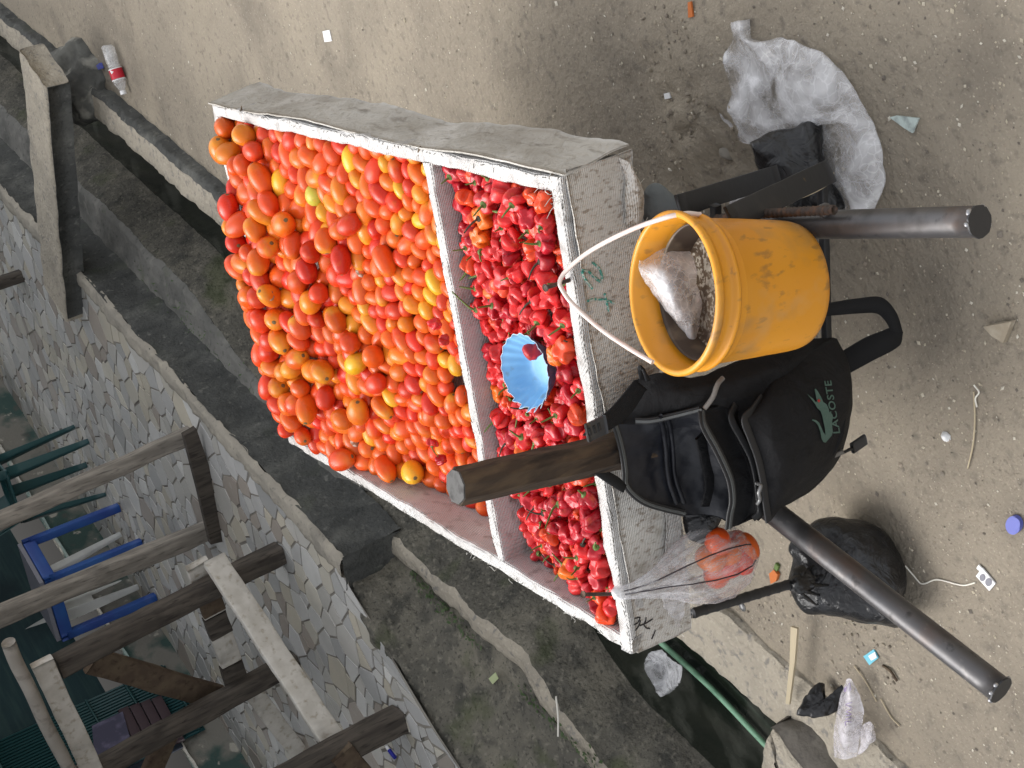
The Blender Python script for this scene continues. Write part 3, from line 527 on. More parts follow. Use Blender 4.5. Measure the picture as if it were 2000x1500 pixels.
stl = empty('stool', [(b2[0]+b4[0])/2, (b2[1]+b4[1])/2, .21], 'blue painted stool with straight legs beside the green armchair', 'stool')
tp = []
for q in (b1, b2, b3, b4):
    t = q+np.array([0, 0, .47]); tp.append(t); V, f = sweep(line(q, t, 8), dense(rrect(.042, .042, .15), .02), TU, None, (20, .002)); obj('leg', V, f, M['blue_paint'], stl)
for a, b in zip(tp, tp[1:]+tp[:1]): V, f = beam(a-(b-a)*.06, b+(b-a)*.06, .03, .06, n=8); obj('rail', V, f, M['blue_paint'], stl)
V, f = extrude([p+(p-np.mean(tp, 0))*.05+[0, 0, .034] for p in tp], (0, 0, 1), .02); obj('seat', V, f, M['grey_panel'], stl, False)
pn = [at(755, 1458, .215), at(770, 1478, .215)]
V, f = tube([pn[0], pn[1]], .006, 6, 8); pe = obj('pen', V, f, M['white']); tag(pe, 'white pen with a blue cap lying on the mosaic floor by the dark post', 'pen')
V, f = tube([pn[1]*.35+pn[0]*.65, pn[1]+(pn[1]-pn[0])*.1], .0075, 6, 8); o = obj('pen_cap', V, f, plain('pen_blue', (.01, .015, .3), .4)); o.parent = pe
# ------------------------------------------------------------------ push cart and its tray
PZ = .40
cart = empty('push_cart', T(.42, .2, 0), 'homemade steel push cart with two round pipe handles carrying the white tray', 'push cart')
def handle(x0, y0, x1, y1, jx):
    a, b = at(x0, y0, PZ), at(x1, y1, PZ); b = b+(b-a)/np.linalg.norm(b-a)*.004; j = np.array([jx[0], jx[1], PZ])
    V, f = sweep(resample([j, (j+a)/2, a, b], 60), circ(.0215, 20), (0, 0, 1)); o = obj('handle', V, f, M['steel'], cart)
    d = (b-a)/np.linalg.norm(b-a); s_ = np.cross(d, (0, 0, 1)); u_ = np.cross(s_, d)
    V, f = extrude([b+d*.001+(s_*math.cos(q)+u_*math.sin(q))*.0225*(1+.03*math.sin(q*7)) for q in np.linspace(0, 2*math.pi, 20)[:-1]], d, .003); o2 = obj('end_plate', V, f, M['black_steel'], None, False); o2.parent = o; o2.matrix_parent_inverse = o.matrix_world.inverted(); 
    w_ = MB()
    for k in range(7):
        q = RNG.uniform(0, 6.28); w_.add(*lump(b+(s_*math.cos(q)+u_*math.sin(q))*.0212, (.004, .004, 0), .004, k, 8, 4, 60, .4))
    o3 = w_.build('weld_bead', M['weld']); o3.parent = o
    return a, b
_a, _b, _c, _d = at(1545, 440, PZ), at(1905, 433, PZ), at(1510, 1000, PZ), at(1948, 1343, PZ); _k = np.linalg.solve(np.array([(_a-_b)[:2], -(_c-_d)[:2]]).T, (_c-_a)[:2]); jn = _a+(_a-_b)*_k[0]
hR = handle(1545, 440, 1905, 433, jn); hL = handle(1510, 1000, 1948, 1343, jn)
# leg straps on the right, crossbar, reinforcing bars, left leg, wheel
def strapbar(xa, ya, za, xb, yb, zb, w_, name='leg_strap', m='black_steel'):
    a, b = at(xa, ya, za), at(xb, yb, zb); V, f = beam(a, b, w_, .006, CAM-a, 14, (20, .001), .3); obj(name, V, f, M[m], cart); return a, b
strapbar(1325, 402, .5, 1520, 342, .18, .036); strapbar(1425, 428, .52, 1622, 334, .2, .04)
V, f = sweep(resample([at(1622, 338, .19), at(1618, 352, .185), at(1590, 370, .2), at(1535, 392, .26)], 20), rrect(.012, .004), CAM-at(1600, 360, .2)); obj('tan_edging', V, f, M['straw'], cart)
V, f = beam(at(1606, 345, .16), at(1615, 690, .16), .014, .014, n=10, noise=(20, .001)); obj('crossbar', V, f, M['black_steel'], cart)
V, f = beam(at(1398, 400, .42), at(1400, 600, .42), .014, .014, n=6, noise=(20, .001)); obj('crossbar', V, f, M['black_steel'], cart)
rb = resample([at(1400, 428, PZ+.03), at(1500, 417, PZ+.028), at(1630, 410, PZ+.026)], 160); V, f = sweep(rb, circ(.0068, 8), (0, 0, 1), 1+.16*(np.sin(np.arange(160)*1.05) > .4)); obj('rebar', V, f, M['rust'], cart)
V, f = lump(at(1612, 411, PZ+.01), (.012, .008, .2), .014, 3, 16, 8, 90, .5); obj('weld_lump', V, f, M['steel'], cart)
lt, lf = at(1352, 1198, .5), at(1546, 1140, .24); V, f = sweep(resample([lt, (lt+lf)/2, lf, lf+(lf-lt)*.75], 120), circ(.0095, 10), (0, 0, 1), 1+.1*(np.sin(np.arange(120)*.9) > .5)); obj('leg', V, f, M['black_steel'], cart)
wc = T(.42, 1.0, .17)
tr_ = [(wc+TV*math.cos(q)*.15+np.array([0, 0, math.sin(q)*.15])) for q in np.linspace(0, 2*math.pi, 41)]
V, f = sweep(tr_, circ(.025, 10), TU, None, None, False); wh = obj('wheel', V, f, plain('tyre_rubber', (.02, .02, .02), .8), cart)
V, f = sweep(line(wc-TU*.03, wc+TU*.03, 3), circ(.1, 20), (0, 0, 1)); o = obj('hub', V, f, M['rust']); o.parent = wh; o.matrix_parent_inverse = Matrix.Translation(Vector((0, 0, 0)))
for sg in (-1, 1): V, f = beam(wc+TU*.05*sg, T(.42, .8, PZ)+TU*.05*sg, .03, .006, TU, 6); obj('fork', V, f, M['steel'], cart)
for v in (.12, .6): V, f = beam(T(.08, v, .54), T(.77, v, .54), .04, .024, n=6); obj('cross_member', V, f, M['steel'], cart)
for u, v in ((.22, .12), (.64, .12), (.34, .6), (.52, .6)): V, f = beam(T(u, v, PZ), T(u, v, .54), .03, .03, TU, 5); obj('upright', V, f, M['steel'], cart)
# --- tray
W_, L_, DV, TH_ = .85, 1.37, .41, .028
tray = empty('produce_tray', T(.42, .6, .555), 'wide shallow wooden tray wrapped in white woven sacking, split by a divider', 'tray')
def board(u0, v0, u1, v1, z0, z1, th, m, name, up=(0, 0, 1), n=None):
    a, b = T(u0, v0, (z0+z1)/2), T(u1, v1, (z0+z1)/2); n = n or int(np.linalg.norm(b-a)/.012)
    V, f = sweep(line(a, b, n), dense(rrect(th, z1-z0, .22, 3), .012), up); V = V+vec_noise(V, 13, .006, 2, 3)+vec_noise(V, 55, .0026, 2, 8); return obj(name, V, f, M[m], tray)
right = board(.012, 0, .012, L_, .56, RIM, TH_, 'sack', 'side_panel')
left = board(W_-.012, -.005, W_-.012, L_, .56, RIM, TH_, 'sack', 'side_panel')
front = board(-.004, .012, W_+.004, .012, .556, RIM+.002, TH_+.002, 'sack', 'front_panel')
board(0, L_-.01, W_, L_-.01, .56, RIM, TH_, 'sack', 'back_panel')
board(.024, DV, W_-.024, DV, .57, RIM, .026, 'sack', 'divider')
A = np.array([[T(u, v, .566) for v in np.linspace(.01, L_-.01, 40)] for u in np.linspace(.01, W_-.01, 26)]); V, f = thick(A, (0, 0, -1), .012); obj('floor_sheet', V+vec_noise(V, 20, .003), f, M['sack_stained'], tray)
# dirty outer cloth: hung over the right side, the front and the corner fold
A = np.array([[T(-.006-.004*math.sin(v*9)-.012*(k/11.), v, z) for k, z in enumerate(np.linspace(RIM-.002, .552, 12))] for v in np.linspace(-.01, L_+.01, 130)])
V, f = thick(A, TU, .003); V = V+(vec_noise(V, 7, .012, 3, 2)+vec_noise(V, 32, .0035, 2, 5))*np.linspace(.3, 1, 12).repeat(1)[np.arange(len(V)) % 12][:, None]; obj('side_cloth', V, f, M['sack_grey'], tray)
A = np.array([[T(u, -.008-.008*(k/13.)-.003*math.sin(u*21+k*.3), z+(.006*math.sin(u*17) if k == 13 else 0)) for k, z in enumerate(np.linspace(RIM-.012, .548, 14))] for u in np.linspace(-.012, W_+.006, 90)])
V, f = thick(A, TV, .003); front_cloth = obj('front_cloth', V+vec_noise(V, 10, .006, 3, 6)+vec_noise(V, 40, .002, 2, 4), f, M['sack_dirty'], tray)
fr = [[(1207, 305, .012), (1221, 345, .02), (1224, 395, .022), (1222, 440, .015)], [(1228, 318, .03), (1246, 355, .034), (1250, 400, .03), (1243, 450, .02)], [(1238, 330, .02), (1258, 372, .02), (1256, 415, .02), (1246, 450, .012)]]
A = rows_patch([[F(*p) for p in r] for r in fr], 16, 24); V, f = thick(A, TV, .002); obj('corner_flap', V+vec_noise(V, 30, .004), f, M['sack_dirty'], tray)
fr = [[(1300, 985, .02), (1303, 1040, .022), (1300, 1100, .02)], [(1325, 990, .022), (1331, 1040, .024), (1322, 1100, .02)]]
A = rows_patch([[F(*p) for p in r] for r in fr], 10, 24); V, f = thick(A, TV, .002); obj('cloth_flap', V+vec_noise(V, 40, .003), f, M['sack'], tray)
# torn edges, stitching and loose threads
th = MB()
for k in range(260):
    q = RNG.random()
    if q < .62: p = T(W_+.004, RNG.uniform(0, 1.1), RIM-RNG.uniform(0, .03)); d = TU*RNG.uniform(.2, 1)+TV*RNG.normal(0, .5)+np.array([0, 0, -RNG.uniform(.3, 1.2)])
    elif q < .75: p = T(RNG.uniform(.0, .05), RNG.uniform(0, .05), RIM+.002); d = RNG.normal(0, 1, 3)
    elif q < .9: p = T(W_-RNG.uniform(0, .06), -.012, .56+RNG.uniform(0, .03)); d = np.array([0, 0, -1])+RNG.normal(0, .6, 3)
    else: p = T(RNG.uniform(.0, W_), -.01, .55); d = np.array([0, 0, -1])+RNG.normal(0, .4, 3)
    l = RNG.uniform(.006, .022); d = d/np.linalg.norm(d); c1 = p+d*l*.5+RNG.normal(0, .003, 3); th.add(*tube([p, c1, p+d*l+RNG.normal(0, .005, 3)], .0006, 6, 3))
o = th.build('frayed_thread', M['thread'], tray); o['kind'] = 'stuff'
stch = MB()
for (u0, v0, u1, v1, z) in ((.03, -.004, .82, -.004, RIM+.003), (.002, .02, .002, 1.3, RIM+.001), (W_-.004, .02, W_-.004, 1.1, RIM+.002), (.05, DV+.004, .8, DV+.004, RIM+.003)):
    n = int(math.hypot(u1-u0, v1-v0)/.014)
    for i in range(n):
        if RNG.random() < .3: continue
        a = T(u0+(u1-u0)*i/n, v0+(v1-v0)*i/n, z)+RNG.normal(0, .002, 3)*[1, 1, 0]; stch.add(*tube([a, a+(TU*(u1-u0)+TV*(v1-v0))/math.hypot(u1-u0, v1-v0)*.006+RNG.normal(0, .004, 3)*[1, 1, .1]], .0007, 2, 3))
o = stch.build('dark_stitch', M['stem_dark'], tray); o['kind'] = 'stuff'
for u, v, w2_, l2 in ((.006, .03, .006, .03), (.008, .43, .01, .02), (.004, 1.2, .004, .03), (W_-.01, .62, .014, .02), (.006, .12, .005, .015)):
    V, f = lump(T(u, v, RIM-.002), (w2_*.6, l2*.6, TH), .002, int(v*99), 14, 4, 120, .8); obj('torn_patch', V, f, M['brown_wood'], tray)
# marks on the sack, traced onto its real surface
def bvh(*obs):
    V = []; Fc = []
    for o in obs:
        n = len(V); V += [o.matrix_world@v.co if o.parent is None else v.co for v in o.data.vertices]; Fc += [tuple(i+n for i in p.vertices) for p in o.data.polygons]
    return BVHTree.FromPolygons([Vector(v) for v in V], Fc)
def hit(bv, x, y, lift=.0015):
    r = ray(x, y); r = r/np.linalg.norm(r); h = bv.ray_cast(Vector(CAM), Vector(r)); return None if h[0] is None else np.array(h[0])-r*lift
def stroke(mb, bv, pts, r):
    P = [hit(bv, *q) for q in resample(pts, max(3, int(len(pts)*4)))]; P = [p for p in P if p is not None]
    if len(P) > 2: mb.add(*tube(P, r, len(P)*2, 5))
bv = bvh(front_cloth); ink = MB()
for pts in ([(1157, 512), (1170, 524), (1176, 540), (1174, 550), (1163, 543), (1150, 531), (1137, 528)], [(1137, 530), (1143, 545), (1152, 556), (1157, 564)], [(1148, 588), (1165, 584), (1185, 587), (1200, 592)], [(1181, 573), (1185, 590), (1190, 608)]): stroke(ink, bv, pts, .0022)
ink.build('green_mark', M['green_ink'], tray)
ink = MB()
for pts in ([(1241, 1208), (1250, 1206), (1245, 1217), (1237, 1222), (1236, 1236)], [(1251, 1212), (1248, 1222), (1241, 1232)], [(1250, 1222), (1262, 1217), (1275, 1209)], [(1262, 1206), (1261, 1213), (1258, 1220), (1262, 1226), (1269, 1228)], [(1280, 1231), (1277, 1239), (1273, 1248)]): stroke(ink, bv, pts, .0012)
ink.build('pen_mark', M['ink'], tray)
def nail(x0, y0, x1, y1, label):
    a, b = F(x0, y0, -.008), F(x1, y1, .0); a[2] = max(a[2], RIM-.006)
    V, f = tube([a-(b-a)*.2, a, b], .0035, 12, 8); n_ = obj('nail', V, f, M['rust']); tag(n_, label, 'nail')
    d = (b-a)/np.linalg.norm(b-a); V, f = sweep(line(b, b+d*.002, 2), circ(.0062, 12), (.3, .2, .1)); o = obj('nail_head', V, f, M['rust']); o.parent = n_; return a, b
n1 = nail(1106, 549, 1066, 562, 'bent rusty nail in the front rim holding the yellow bucket handle')
n2 = nail(1204, 1160, 1140, 1161, 'long rusty nail at the left end of the front rim holding the clear bag')
# ------------------------------------------------------------------ tomatoes and peppers settled by a small packing pass
def smooth(x): x = np.clip(x, 0, 1); return x*x*(3-2*x)
def settle(uv, r, S, box_, cap=None, it=170, g=.0035):
    n = len(uv); p = np.concatenate([uv, (S(uv)+r)[:, None]+RNG.uniform(0, .06, (n, 1))], 1).astype('f4'); r = r.astype('f4'); rs = (r[:, None]+r[None])*.95
    for k in range(it):
        p[:, 2] -= g*(1 if k < it*.75 else .4)
        d = p[:, None]-p[None]; L = np.sqrt((d*d).sum(2))+1e-6; ov = np.maximum(0, rs-L); np.fill_diagonal(ov, 0)
        p += ((d/L[..., None])*(ov*.28)[..., None]).sum(1)
        p[:, 0] = np.clip(p[:, 0], box_[0]+r, box_[1]-r); p[:, 1] = np.clip(p[:, 1], box_[2]+r, box_[3]-r)
        p[:, 2] = np.maximum(p[:, 2], S(p[:, :2])+r*.8)
        if cap is not None: p[:, 2] = np.minimum(p[:, 2], cap(p, r))
    return p
def visible(P, r):     # how many pixels of each ball the camera sees
    pr = proj(P); rp = r/pr[:, 2]*FPX/4; buf = -np.ones((375, 500), int); yy, xx = np.mgrid[0:375, 0:500]
    for i in np.argsort(-pr[:, 2]):
        x, y, q = pr[i, 0]/4, pr[i, 1]/4, rp[i]; a, b, c, d = max(0, int(x-q)), min(500, int(x+q)+2), max(0, int(y-q)), min(375, int(y+q)+2)
        if a < b and c < d: mk = (xx[c:d, a:b]-x)**2+(yy[c:d, a:b]-y)**2 < q*q; buf[c:d, a:b][mk] = i
    return np.bincount(buf[buf >= 0], minlength=len(P)), pr
def rotm(ax, yaw, sp):
    ca, sa, cb, sb, cc, sc_ = math.cos(yaw), math.sin(yaw), math.cos(ax), math.sin(ax), math.cos(sp), math.sin(sp)
    return np.array([[ca, -sa, 0], [sa, ca, 0], [0, 0, 1]])@np.array([[cb, 0, sb], [0, 1, 0], [-sb, 0, cb]])@np.array([[cc, -sc_, 0], [sc_, cc, 0], [0, 0, 1]])
def tomato_mesh(seed, el, n=22, m=16):
    rg = np.random.default_rng(seed); V = []; ph = rg.uniform(0, 6, 4); pear = rg.uniform(-.12, .12)
    for j in range(m+1):
        a = math.pi*j/m; z = math.cos(a)*el
        for i in range(n):
            b = 2*math.pi*i/n; r = math.sin(a)**.92*(1+pear*math.cos(a))*(1+.035*math.cos(2*b+ph[0])+.02*math.cos(3*b+ph[1])*math.sin(a)); V.append((r*math.cos(b), r*math.sin(b), z-(.07*math.exp(-(a/.22)**2))))
    V = np.array(V)*.0225; V[:, 0] += .0016*(V[:, 2]/.03)**2*rg.uniform(-1, 1)
    return V, gridf(m+1, n, False, True)
TM = [tomato_mesh(k, e) for k, e in enumerate((1.05, 1.25, 1.4, 1.5, 1.32, 1.6, 1.2, 1.45))]
Zt = lambda uv: RIM+np.interp(uv[:, 1], [.42, .6, .9, 1.2, 1.36], [-.012, .004, .036, .064, .05])-.075*smooth((uv[:, 0]-.55)/.27)*smooth((1.08-uv[:, 1])/.4)-.012*smooth((.06-uv[:, 0])/.06)-.03*smooth((.22-uv[:, 0])/.2)*smooth((uv[:, 1]-.95)/.35)+.012*np.sin(uv[:, 0]*5)*smooth((uv[:, 1]-.5)/.4)
ST_ = lambda uv: np.maximum(.573, Zt(uv)-.082)
NT = 590; uv = np.stack([RNG.uniform(.03, .82, NT), .43+.92*RNG.random(NT)**1.02], 1)
rt = (.0185+.0068*smooth((uv[:, 1]-.45)/.8))*RNG.uniform(.85, 1.17, NT)
pt = settle(uv, rt, ST_, (.022, .83, DV+.012, 1.352))
pt[:, 2] -= .004
WT = T0+pt[:, :1]*TU+pt[:, 1:2]*TV+np.stack([0*pt[:, 2], 0*pt[:, 2], pt[:, 2]-RIM], 1)
vis, pr = visible(WT, rt*1.05); order = np.argsort(-vis)
TCOL = [('ripe red', (.56, .034, .009), 1.0, .27), ('orange red', (.62, .075, .009), .7, .37), ('orange', (.64, .14, .010), .4, .19), ('half ripe', (.60, .10, .01), .0, .11), ('yellow orange', (.66, .28, .014), .5, .06)]
tmesh = []
for k, (V, f) in enumerate(TM):
    me = bpy.data.meshes.new('plum_tomato'); me.from_pydata([tuple(q) for q in V], [], f); me.materials.append(M['tomato']); me.polygons.foreach_set('use_smooth', [True]*len(me.polygons)); tmesh.append(me)
sV, sF = lump((0, 0, 0), (.0050, .0050, 0), .0016, 2, 12, 3, 200, .4); smesh = bpy.data.meshes.new('stem_scar'); smesh.from_pydata([tuple(q) for q in sV], [], sF); smesh.materials.append(M['scar'])
ONES = 'first second third fourth fifth sixth seventh eighth ninth tenth eleventh twelfth thirteenth fourteenth fifteenth sixteenth seventeenth eighteenth nineteenth'.split()
def ordinal(k):
    if k < 20: return ONES[k-1]
    t = ['twent', 'thirt', 'fort', 'fift', 'sixt', 'sevent'][k//10-2]; return t+'ieth' if k % 10 == 0 else t+'y-'+ONES[k % 10-1]
def ranks(uv, ids, v0, dv):      # row counted from one edge, place counted from the right rim
    rows = {}
    for i in ids: rows.setdefault(max(0, int((uv[i, 1]-v0)/dv)), []).append(i)
    out = {}
    for n_, r in enumerate(sorted(rows)):
        for k, i in enumerate(sorted(rows[r], key=lambda i: uv[i, 0])): out[i] = (ordinal(n_+1), ordinal(k+1))
    return out
def place(me, name, P, Rm, s, col, label, cat, group):
    o = bpy.data.objects.new(name, me); COL.objects.link(o)
    o.matrix_world = Matrix([[*(Rm[0]*s), P[0]], [*(Rm[1]*s), P[1]], [*(Rm[2]*s), P[2]], [0, 0, 0, 1]]); o.color = col; return tag(o, label, cat, group)
low = MB(); tom = []; RK = ranks(pt, [i for n_, i in enumerate(order) if n_ < 298 and vis[i] > 4], DV, .068)
for rank, i in enumerate(order):
    k = RNG.choice(5, p=[c[3] for c in TCOL]); nm, c, al, _ = TCOL[k]; c = np.clip(np.array(c)*RNG.uniform(.82, 1.12)*np.array([1, RNG.uniform(.7, 1.35), 1]), 0, .8)
    Rm = rotm(RNG.normal(math.pi/2, .3), RNG.uniform(0, 6.28), RNG.uniform(0, 6.28)); mi = int(RNG.integers(len(TM))); s = rt[i]/.0242
    if rank < 298 and vis[i] > 4:
        a, b = RK[i]; sz = 'small ' if rt[i] < .0195 else ('large ' if rt[i] > .0265 else '')
        o = place(tmesh[mi], 'plum_tomato', WT[i], Rm, s, (*c, al), f'{sz}{nm} plum tomato, {b} from right rim, {a} row behind divider', 'tomato', 'plum tomatoes heaped in the tray'); tom.append((o, i))
        if RNG.random() < .8:
            q = bpy.data.objects.new('stem_scar', smesh); COL.objects.link(q); q.parent = o; q.location = (0, 0, TM[mi][0][:, 2].max()-.0009)
    elif vis[i] > 0 or rank < 460:
        low.add(WT[i]+(TM[mi][0]*s)@Rm.T, TM[mi][1], c)
tag(low.build('plum_tomato_mass', M['tomato_mass']), 'lower layer of red and orange plum tomatoes in the tray', 'tomatoes', None, 'stuff')
def near_tom(x, y): return min(tom, key=lambda q: (pr[q[1], 0]-x)**2+(pr[q[1], 1]-y)**2)
for x, y, c, lab in ((540, 592, None, 'split brown tomato with a pale mouldy crack at the far left of the heap'), (607, 380, (.42, .40, .05, .8), 'green shouldered yellow tomato near the far right of the heap'), (712, 525, None, 'tomato with a pale mouldy spot in the middle of the heap'), (790, 940, (.72, .36, .02, .6), 'yellow tomato lying alone on the bare tray cloth by the left rim'), (860, 945, (.55, .07, .012, 1), 'shiny red tomato lowest on the left side, next to the timber post'), (708, 858, None, 'tomato with a sunken rotten end near the left rim')):
    o, i = near_tom(x, y); tom.remove((o, i)); o['label'] = lab
    if c: o.color = c
    else:
        V, f = lump((0, 0, 0), (.012, .010, 0), .002, 4, 16, 5, 160, .35); q = obj('mould_patch', V, f, M['rot']); d = CAM-WT[i]; d /= np.linalg.norm(d); z = Vector(d).to_track_quat('Z', 'Y').to_matrix().to_4x4()
        q.parent = o; q.matrix_parent_inverse = o.matrix_world.inverted(); q.matrix_world = Matrix.Translation(Vector(WT[i]+d*rt[i]*.9))@z
# bonnet peppers
def pepper_mesh(seed, n=30, m=18):
    rg = np.random.default_rng(seed); V = []; ph = rg.uniform(0, 6.28, 6); nl_ = int(rg.integers(3, 5)); hgt_ = rg.uniform(.85, 1.15); tw = rg.uniform(-.5, .5); deep = rg.uniform(.16, .32)
    for j in range(m+1):
        a = math.pi*j/m
        for i in range(n):
            b = 2*math.pi*i/n; sa = math.sin(a); lob = abs(math.cos(nl_*(b+tw*a)/2+ph[0])); r = 1-deep*(1-lob)**2*2.2*sa**.6+.10*math.cos(2*b+ph[1]+a)*sa+.06*math.cos(5*b+ph[2]+2*a)*sa
            prof = sa**.75*(1+.16*math.cos(a)); z = math.cos(a)*hgt_*.82-.22*math.exp(-(a/.35)**2)+.14*math.exp(-((math.pi-a)/.4)**2)
            V.append((prof*r*math.cos(b), prof*r*math.sin(b), z+.08*math.cos(3*b+ph[3])*sa))
    V = np.array(V); V = V+vec_noise(V, 1.6, .13, 2, seed); V = V*(1-.10*np.abs(fbm(V, 3.2, 2, seed+9)))[:, None]; return V*.0168, gridf(m+1, n, False, True)
PM = [pepper_mesh(50+k) for k in range(10)]; pmesh = []
for V, f in PM:
    me = bpy.data.meshes.new('bonnet_pepper'); me.from_pydata([tuple(q) for q in V], [], f); me.materials.append(M['pepper']); me.polygons.foreach_set('use_smooth', [True]*len(me.polygons)); pmesh.append(me)
stm = []
for k in range(6):
    mb = MB(); rg = np.random.default_rng(k); mb.add(*sweep(np.array([(0, 0, z) for z in (-.001, .001, .003, .004)]), circ(.0052, 10), (1, 0, 0), [1.15, 1.0, .6, .3]))
    d = rg.normal(0, .006, 2); mb.add(*tube([(0, 0, .002), (d[0]*.3, d[1]*.3, .008), (d[0], d[1], .015), (d[0]*1.8, d[1]*1.8, .017+rg.uniform(0, .006))], .0012, 16, 5, np.linspace(1.5, .8, 16)))
    me = bpy.data.meshes.new('stem'); V = np.concatenate(mb.v); me.from_pydata([tuple(q) for q in V], [], mb.f); me.materials.append(M['stem'] if k < 5 else M['stem_dark']); me.polygons.foreach_set('use_smooth', [True]*len(me.polygons)); stm.append(me)
Zp = lambda uv: RIM+np.interp(uv[:, 1], [.02, .12, .28, .40], [.016, .012, -.014, -.034])-.03*smooth((uv[:, 0]-.66)/.16)*smooth((uv[:, 1]-.05)/.2)-.008*smooth((.07-uv[:, 0])/.05)+.006*np.sin(uv[:, 0]*13)
SP_ = lambda uv: np.maximum(.573, Zp(uv)-.056)
bc = at(1062, 714, .65); bu, bvv = (bc-T0)@TU, (bc-T0)@TV
capf = lambda p, r: np.where((p[:, 0]-bu)**2+(p[:, 1]-bvv)**2 < .066**2, .622-r, np.where((p[:, 0]-bu)**2+(p[:, 1]-bvv)**2 < .082**2, .65-r, 9))
NP = 640; uv = np.stack([RNG.uniform(.035, .81, NP), RNG.uniform(.035, .385, NP)], 1); rp = .0165*RNG.uniform(.78, 1.3, NP)
pp_ = settle(uv, rp, SP_, (.026, .828, .026, DV-.015), capf)
WPp = T0+pp_[:, :1]*TU+pp_[:, 1:2]*TV+np.stack([0*pp_[:, 2], 0*pp_[:, 2], pp_[:, 2]-RIM], 1)
visp, prp = visible(WPp, rp); order = np.argsort(-visp)
PCOL = [('bright red', (.54, .021, .022), .48), ('deep red', (.38, .011, .02), .28), ('orange red', (.62, .055, .014), .17), ('orange', (.68, .13, .012), .07)]
lowp = MB(); pep = []; RK = ranks(pp_, [i for n_, i in enumerate(order) if n_ < 298 and visp[i] > 3], .02, .042)
def add_pepper(P, r, k, label, group, Rm, seed=0):
    nm, c, _ = PCOL[k]; c = np.clip(np.array(c)*RNG.uniform(.85, 1.15), 0, .8); mi = int(RNG.integers(len(PM)))
    o = place(pmesh[mi], 'bonnet_pepper', P, Rm, r/.0158, (*c, 1), label, 'pepper', group)
    if RNG.random() < .48:
        q = bpy.data.objects.new('stem', stm[int(RNG.integers(6))]); COL.objects.link(q); q.parent = o; top = PM[mi][0][:30].mean(0); q.location = Vector(top)+Vector((0, 0, -.0005))
    return o
for rank, i in enumerate(order):
    k = int(RNG.choice(4, p=[c[2] for c in PCOL])); nm, c, _ = PCOL[k]; Rm = rotm(abs(RNG.normal(.2, 1.0)), RNG.uniform(0, 6.28), RNG.uniform(0, 6.28))
    if rank < 298 and visp[i] > 3:
        a, b = RK[i]; sz = 'small ' if rp[i] < .0148 else ('large ' if rp[i] > .0192 else '')
        pep.append((add_pepper(WPp[i], rp[i], k, f'{sz}{nm} bonnet pepper, {b} from the right end, {a} row behind the front rim', 'bonnet peppers filling the front of the tray', Rm), i))
    elif visp[i] > 0 or rank < 440: mi = int(RNG.integers(len(PM))); lowp.add(WPp[i]+(PM[mi][0]*rp[i]/.0158)@Rm.T, PM[mi][1], np.array(c)*.95)
tag(lowp.build('bonnet_pepper_mass', M['pepper_mass']), 'lower layer of red bonnet peppers in the tray', 'peppers', None, 'stuff')
# blue fluted dish with one pepper
NF = 20; dish = MB(); n = NF*8; prof = [(.0, .0), (.03, .0), (.038, .003), (.052, .022), (.066, .042)]
ax = np.array([.10, -.12, .98]); ax /= np.linalg.norm(ax); e1_ = np.cross(ax, (0, 1, 0)); e1_ /= np.linalg.norm(e1_); e2_ = np.cross(ax, e1_); bo = at(1062, 716, .642)
def dpt(r, z, b, fl): 
    saw = ((b*NF/(2*math.pi)) % 1); dr = e1_*math.cos(b)+e2_*math.sin(b); fl = fl*float(np.clip(.35+.9*(dr@(px*.9-py*.45)), .04, 1)); k = 1+fl*(.5-saw)*.15+.022*max(0, min(1, (r-.034)/.02))*math.cos(b*NF); return bo+(e1_*math.cos(b)+e2_*math.sin(b))*r*k+ax*(z*(1+fl*.3*(.5-saw)))
A = np.array([[dpt(r, z, 2*math.pi*i/n, max(0, (r-.038)/.028)) for i in range(n)] for r, z in resample(np.array(prof), 14)])
V = A.reshape(-1, 3); V2 = V-ax*.0016-(V-bo)*.012; f = gridf(14, n, False, True); nn = len(V)
dish.add(np.concatenate([V, V2]), f+[tuple(q+nn for q in g[::-1]) for g in f]+[(13*n+i, 13*n+(i+1) % n, 13*n+(i+1) % n+nn, 13*n+i+nn) for i in range(n)])
ds = dish.build('fluted_dish', M['blue_tin']); tag(ds, 'light blue fluted tin dish with a jagged rim lying on the red peppers', 'dish')
V, f = sweep(np.concatenate([A[13], A[13][:1]]), circ(.0007, 5), ax, None, None, False); o = obj('worn_rim', V, f, M['blue_edge']); o.parent = ds
o = add_pepper(at(1040, 688, .664), .0165, 1, 'single dark red bonnet pepper lying inside the blue fluted dish', None, rotm(2.2, .5, .3))
for (x, y, z, k, lab) in ((862, 898, .625, 1, 'stray red pepper among the tomatoes beside the tip of the dark post'), (845, 865, .64, 0, 'stray red pepper on the tomatoes above the tip of the dark post'), (868, 665, .685, 0, 'stray red pepper with a stem on the tomatoes by the middle of the divider'), (850, 632, .69, 0, 'stray red pepper wedged between tomatoes by the middle of the divider')):
    add_pepper(at(x, y, z), .0125, k, lab, None, rotm(1.0, x, .4))
